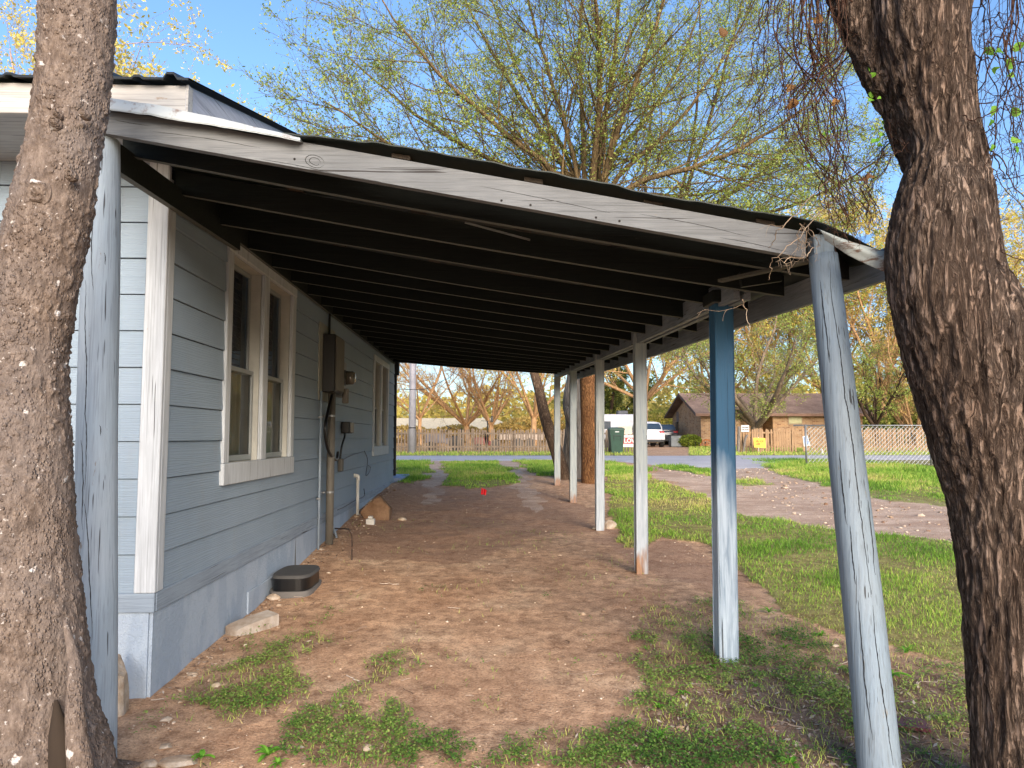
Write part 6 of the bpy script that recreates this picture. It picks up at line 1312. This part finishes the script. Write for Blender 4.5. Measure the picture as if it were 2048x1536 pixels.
m = MB(); m.cbox(a[0] - 1.6, a[0] + 1.9, 55, 57.2, z0 + .4, z0 + 2.35, .12); m.build('body', flat('caravan_white', 'c9cbd2', .5), cv); MB().cbox(a[0] - 1.35, a[0] - .75, 54.97, 54.995, z0 + 1.2, z0 + 1.8, .01).build('window', flat('dark_window', '3c4650', .2), cv); MB().cbox(a[0] - .1, a[0] + .7, 55.4, 56.2, z0 + 2.36, z0 + 2.65, .05).build('roof_unit', flat('roof_unit_grey', '55585e', .6), cv)
for x in (-.6, .9): MB().tube([(a[0] + x, 55.0, z0 + .33), (a[0] + x, 55.25, z0 + .33)], .33, 18).build('wheel', M_blk, cv)
def tractor(px, Y, label, col, s=1.0):
    a = atY(px, 890, Y); z0 = float(zg(0, Y)); t = empty('garden_tractor', (a[0], Y, z0), label, 'garden tractor'); b = np.array([a[0], Y, z0]); bx = lambda m, x0, x1, y0, y1, z0_, z1_: m.cbox(b[0] + x0 * s, b[0] + x1 * s, b[1] + y0 * s, b[1] + y1 * s, b[2] + z0_ * s, b[2] + z1_ * s, .04)
    bx(bx(MB(), -.9, .05, -.3, .3, .35, .85), .05, .9, -.4, .4, .3, .6).build('hood', flat('tractor_paint', col, .5), t); bx(bx(MB(), .35, .8, -.22, .22, .61, .72), .72, .82, -.22, .22, .72, 1.05).build('seat', M_blk, t)
    MB().tube([b + np.array([0, 0, .85]) * s, b + np.array([.18, 0, 1.1]) * s], .02, 6).tube([b + np.array([.18, -.0, 1.1]) * s, b + np.array([.2, 0, 1.13]) * s], .17, 14).build('steering_wheel', M_blk, t)
    for (x, r_q) in ((-.65, .22), (.55, .34)):
        for y in (-.45, .33): MB().tube([b + np.array([x, y, r_q]) * s, b + np.array([x, y + .13, r_q]) * s], r_q * s, 18).build('wheel', M_blk, t)
tractor(890, 38, 'grey riding mower parked behind the left picket fence, near the utility pole', '6d6a70', 1.1)
tractor(975, 39.5, 'red riding mower behind the middle of the left picket fence', '8a4a40', .8)
a = atY(1045, 890, 44); z0 = float(zg(0, 44)); tl = empty('flat_trailer', (a[0], 44, z0), 'low pale flat trailer seen through the pickets right of the mowers', 'trailer')
MB().cbox(a[0] - 1.6, a[0] + 1.3, 43.3, 44.7, z0 + .5, z0 + .62, .01).cbox(a[0] - 1.6, a[0] + 1.3, 43.3, 43.34, z0 + .63, z0 + .85, .005).build('deck', flat('pale_deck', 'b5a493', .7), tl)
for x in (-.3, .4): MB().tube([(a[0] + x, 43.1, z0 + .3), (a[0] + x, 43.28, z0 + .3)], .3, 16).build('wheel', M_blk, tl)
# black box on a post
a = atY(975, 858, 37.5); z0 = float(zg(0, 37.5)); mbx = empty('post_box', (a[0], 37.5, z0), 'black box on a bracket arm with a dark post behind the left fence', 'post box')
MB().tube([(a[0], 37.5, z0), (a[0], 37.5, z0 + 1.55)], .03, 8).bar((a[0] - .35, 37.5, z0 + 1.57), (a[0] + .3, 37.5, z0 + 1.55), .03, .03).build('post', M_blk, mbx); q = atY(984, 838, 37.5); MB().cbox(q[0] - .05, q[0] + .06, 37.4, 37.6, q[2] - .17, q[2] + .16, .01).build('box', M_blk, mbx)
# long pale building in the distance
a, b = atY(800, 850, 78), atY(1030, 850, 78); z0 = float(zg(0, 78)) - 1.15; lb = empty('long_building', (a[0], 78, z0), 'long low cream building in the distance behind the bare trees', 'building')
MB().box(a[0] - 4, b[0], 78, 84, z0, z0 + 2.6).build('wall', flat('cream_wall', 'cfc3a8', .8), lb); ev = z0 + 2.45
MB().add([(a[0] - 4.4, 77.6, ev), (b[0] + .4, 77.6, ev), (b[0] + .4, 84.4, ev), (a[0] - 4.4, 84.4, ev), (a[0] - 2, 81, ev + 1.25), (b[0] - 2.2, 81, ev + 1.25)], [(0, 1, 5, 4), (2, 3, 4, 5), (3, 2, 1, 0)], [(1, 2, 5), (3, 0, 4)]).build('roof', flat('pale_metal_roof', 'dccba6', .6), lb)
for x in np.arange(a[0], b[0] - .8, 1.9): f = MB().cbox(x, x + .7, 77.93, 77.99, z0 + 1.2, z0 + 2.0, .01).build('window', M_w, lb); MB().box(x + .06, x + .64, 77.9, 77.929, z0 + 1.26, z0 + 1.94).build('pane', flat('dim_pane', '4d4a44', .3), f)
# ------------------------------------------------------------------ background trees
def std_tree(name, px, Y, ztop_py, r0, label, bm, lm, leaf, seed, fork=.25, nl=7, spread=.9, n1=10, n2=7, n3=0, lean=0.0, twr=.012, group=None, cat='tree', trop=.02):
    rg_ = np.random.default_rng(seed); b = atY(px, 890, Y); b[2] = float(zg(b[0], Y)); zt_ = atY(px, ztop_py, Y)[2]; H = zt_ - b[2]; f = b + np.array([lean * H * fork, 0, H * fork])
    lb_ = []
    for i in range(nl):
        a = i / nl * 6.283 + rg_.uniform(-.4, .4); sp = spread * H * rg_.uniform(.35, .62) * (.25 if i == 0 else 1); top = H * rg_.uniform(.62, .98) if i else H
        e = b + np.array([math.cos(a) * sp + lean * H, math.sin(a) * sp, top]); m_ = f + (e - f) * .5 + np.array([math.cos(a) * sp * .12, math.sin(a) * sp * .12, -.0 * H]) + rg_.normal(0, .03 * H, 3)
        lb_.append(([f + (0, 0, rg_.uniform(-.05, .05) * H * fork), f + (m_ - f) * .5 + rg_.normal(0, .012 * H, 3), m_, m_ + (e - m_) * .5 + rg_.normal(0, .02 * H, 3), e], r0 * rg_.uniform(.35, .6), r0 * .08))
    lv_ = [dict(n=n1, lrange=(.14 * H, .30 * H), ang=(.4, 1.0), t0=.15, ratio=.45, S=7, wig=.12, trop=trop, rmin=twr), dict(n=n2, lrange=(.06 * H, .14 * H), ang=(.3, 1.0), t0=.12, ratio=.5, S=5, wig=.14, trop=trop, rmin=twr * .7)]
    if n3: lv_.append(dict(n=n3, lrange=(.03 * H, .07 * H), ang=(.4, 1.1), t0=.15, ratio=.6, S=4, wig=.15, trop=trop, rmin=twr * .5))
    return make_tree(name, b, label, rg_, lb_, lv_, bm, lm, leaf, group, trunk=[([b + (0, 0, -.2), b + (f - b) * .5 + rg_.normal(0, .03, 3), f + (0, 0, .05 * H)], r0, r0 * .75)])
B_or = bark('orange_lit_bark', ['7d6044', 'a98660', 'c5a27a'], s=6)
std_tree('bare_tree', 938, 62, 620, .30, 'bare tree with thick limbs spreading left, behind the left fence', B_or, M_orange, (1.2, .05, .06, (.3, 1)), 31, .13, 9, 1.35, 11, 7, 4, -.16, .018)
std_tree('bare_tree', 982, 58, 640, .24, 'upright bare tree with vase-shaped limbs right of the spreading one', B_or, M_orange, (1.2, .05, .06, (.3, 1)), 32, .14, 9, .8, 10, 7, 4, .0, .016)
std_tree('budding_tree', 1068, 52, 560, .25, 'yellow-green budding tree between the bare trees and the leaning trunk', B_or, M_gold, (5, .09, .12, (.05, .8)), 33, .15, 8, .9, 10, 7, 3, 0, .015)
std_tree('bare_tree', 840, 56, 640, .17, 'small bare tree just right of the utility pole', B_or, M_orange, (1.5, .06, .06, (.3, 1)), 34, .2, 7, 1.0, 10, 7, 4, .0, .018)
std_tree('budding_tree', 1290, 60, 470, .35, 'orange-tinted budding tree rising behind the white SUV', B_or, M_gold, (8, .10, .13, (.1, 1)), 35, .2, 8, 1.1, 11, 8, 4, 0, .02)
std_tree('oak_tree', 1215, 66, 740, .4, 'dark olive oak behind the caravan', B_dark, M_olive, (14, .14, .2, (.02, .8)), 36, .2, 7, 1.3, 9, 6, 3, 0, .02)
std_tree('oak_tree', 1512, 41, 600, .36, 'spreading tree with thick forked limbs in front of the brick house', bark('grey_oak_bark', ['4b4036', '7a6a58', '9c8a72'], s=10), M_bud, (6, .055, .08, (.1, 1)), 37, .14, 9, 1.1, 12, 8, 4, 0.03, .014)
for i, (px, Y, top, lab, lm_) in enumerate(((1650, 62, 380, 'tall yellow-green tree behind the middle of the brick house', M_gold), (1770, 58, 400, 'tall golden tree at the right end of the brick house', M_gold), (1560, 66, 470, 'golden-budded tree behind the ridge of the brick house', M_gold),
                                            (1430, 68, 500, 'pale budding tree behind the left end of the brick house', M_orange), (1890, 60, 420, 'golden tree just left of the furrowed trunk, beyond the fence', M_gold), (2040, 54, 380, 'golden tree beyond the furrowed trunk at the right edge', M_gold))):
    std_tree('golden_tree', px, Y, top, .30, lab, B_or, lm_, (9, .12, .16, (.1, 1)), 40 + i, .2, 8, .9, 11, 8, 4, 0, .02, 'tall budding trees beyond the brick house')
std_tree('multi_stem_tree', 1832, 44, 640, .16, 'orange-lit multi-stemmed tree spreading upright behind the chain-link fence', B_or, M_orange, (3, .06, .08, (.2, 1)), 50, .05, 16, .8, 9, 6, 3, 0, .014, trop=.05)
std_tree('budding_tree', 1752, 43, 690, .2, 'dark-trunked green tree right of the brick house roof', B_dark, M_bud, (6, .06, .1, (.05, .8)), 51, .2, 8, .9, 9, 6, 3, 0, .014)
std_tree('yellow_tree', 60, 20, -120, .22, 'yellow-leaved tree showing over the roof ridge at the upper left', bark('pinkish_bark', ['7d6458', 'a88e80', 'c4aea0'], s=10), M_gold, (13, .06, .08, (.2, 1)), 52, .3, 10, .75, 10, 7, 4, 0, .008)
for i, (px, lab) in enumerate(((1700, 'low green brush filling the gap right of the brick house'), (1790, 'low green brush behind the multi-stemmed tree'), (1880, 'low green brush next to the furrowed trunk'), (1325, 'low brush between the SUV and the brick house'))):
    bush('brush', px, 890, 60 if i < 3 else 80, 7, 3.6, lab, M_olive if i < 3 else M_gold, 5000, .16, 60 + i, 'brush', 'brush behind the houses')
for i, (px, w_, h_) in enumerate(((812, 5, 1.6), (868, 6, 1.3), (915, 5, 1.7), (960, 6, 1.2), (1010, 5, 1.8), (1060, 7, 2.6), (1120, 6, 3.2))):
    bush('dry_brush', px, 880, 66 + 2 * (i % 2), w_, h_, 'clump of orange dry brush beyond the field, ' + ('behind the utility pole', 'left of the bare trees', 'at the foot of the spreading bare tree', 'between the two bare trees', 'right of the upright bare tree', 'under the budding tree', 'behind the leaning trunk')[i], M_orange, 2600, .13, 90 + i, 'brush', 'dry brush beyond the field')
# distant woods
rg = np.random.default_rng(70); n_ = 60000; a = rg.uniform(-1.1, 1.15, n_); dd = rg.uniform(95, 150, n_); X = np.sin(a) * dd; Y = np.cos(a) * dd
H = 6.5 + 4.5 * fbm(X * .07, Y * .07, 1, 3) + 1.5 * (X > 20); Z = zg(X, Y) + H * rg.uniform(0, 1, n_) ** .8; c = np.stack([X, Y, Z], -1); u = unit(rg.normal(0, 1, c.shape)); v = unit(np.cross(u, rg.normal(0, 1, c.shape))); s = rg.uniform(.18, .55, n_)[:, None]
T = np.clip(.5 + .5 * fbm(X * .12, Y * .12, Z * .3, 3) + rg.normal(0, .15, n_), .02, 1)
tag(MB().add(np.stack([c - u * s, c + v * s * .7, c + u * s, c - v * s * .7], 1), np.arange(n_)[:, None] * 4 + np.array([[0, 1, 2, 3]]), None, np.repeat(T, 4)).build('distant_woods', leafy('woods_leaf', ['828040', 'aca04c', 'c9b45e', 'd2b872'], trans=.4)), 'far belt of golden and olive woods along the horizon', 'woods', kind='stuff')
# unseen leaf mass added behind the viewer to keep low sun off the yard
rg = np.random.default_rng(71); n_ = 46000; X = rg.uniform(12, 125, n_); Y = -70 + rg.uniform(-4, 4, n_); Z = (14.5 + 1.5 * fbm(X * .25, 0, 0, 3)) * rg.uniform(0, 1, n_) ** .8 - .3; c = np.stack([X, Y, Z], -1); u = unit(rg.normal(0, 1, c.shape)); v = unit(np.cross(u, rg.normal(0, 1, c.shape))); s = rg.uniform(.5, 1.1, n_)[:, None]
tag(MB().add(np.stack([c - u * s, c + v * s * .8, c + u * s, c - v * s * .8], 1), np.arange(n_)[:, None] * 4 + np.array([[0, 1, 2, 3]]), None, np.repeat(rg.uniform(.02, .8, n_), 4)).build('sun_blocker', M_olive), 'unseen leafy screen added behind the viewer to block the low sun', 'sun_blocker', kind='stuff')
for o in list(bpy.data.objects):
    if '_base' in o: del o['_base']
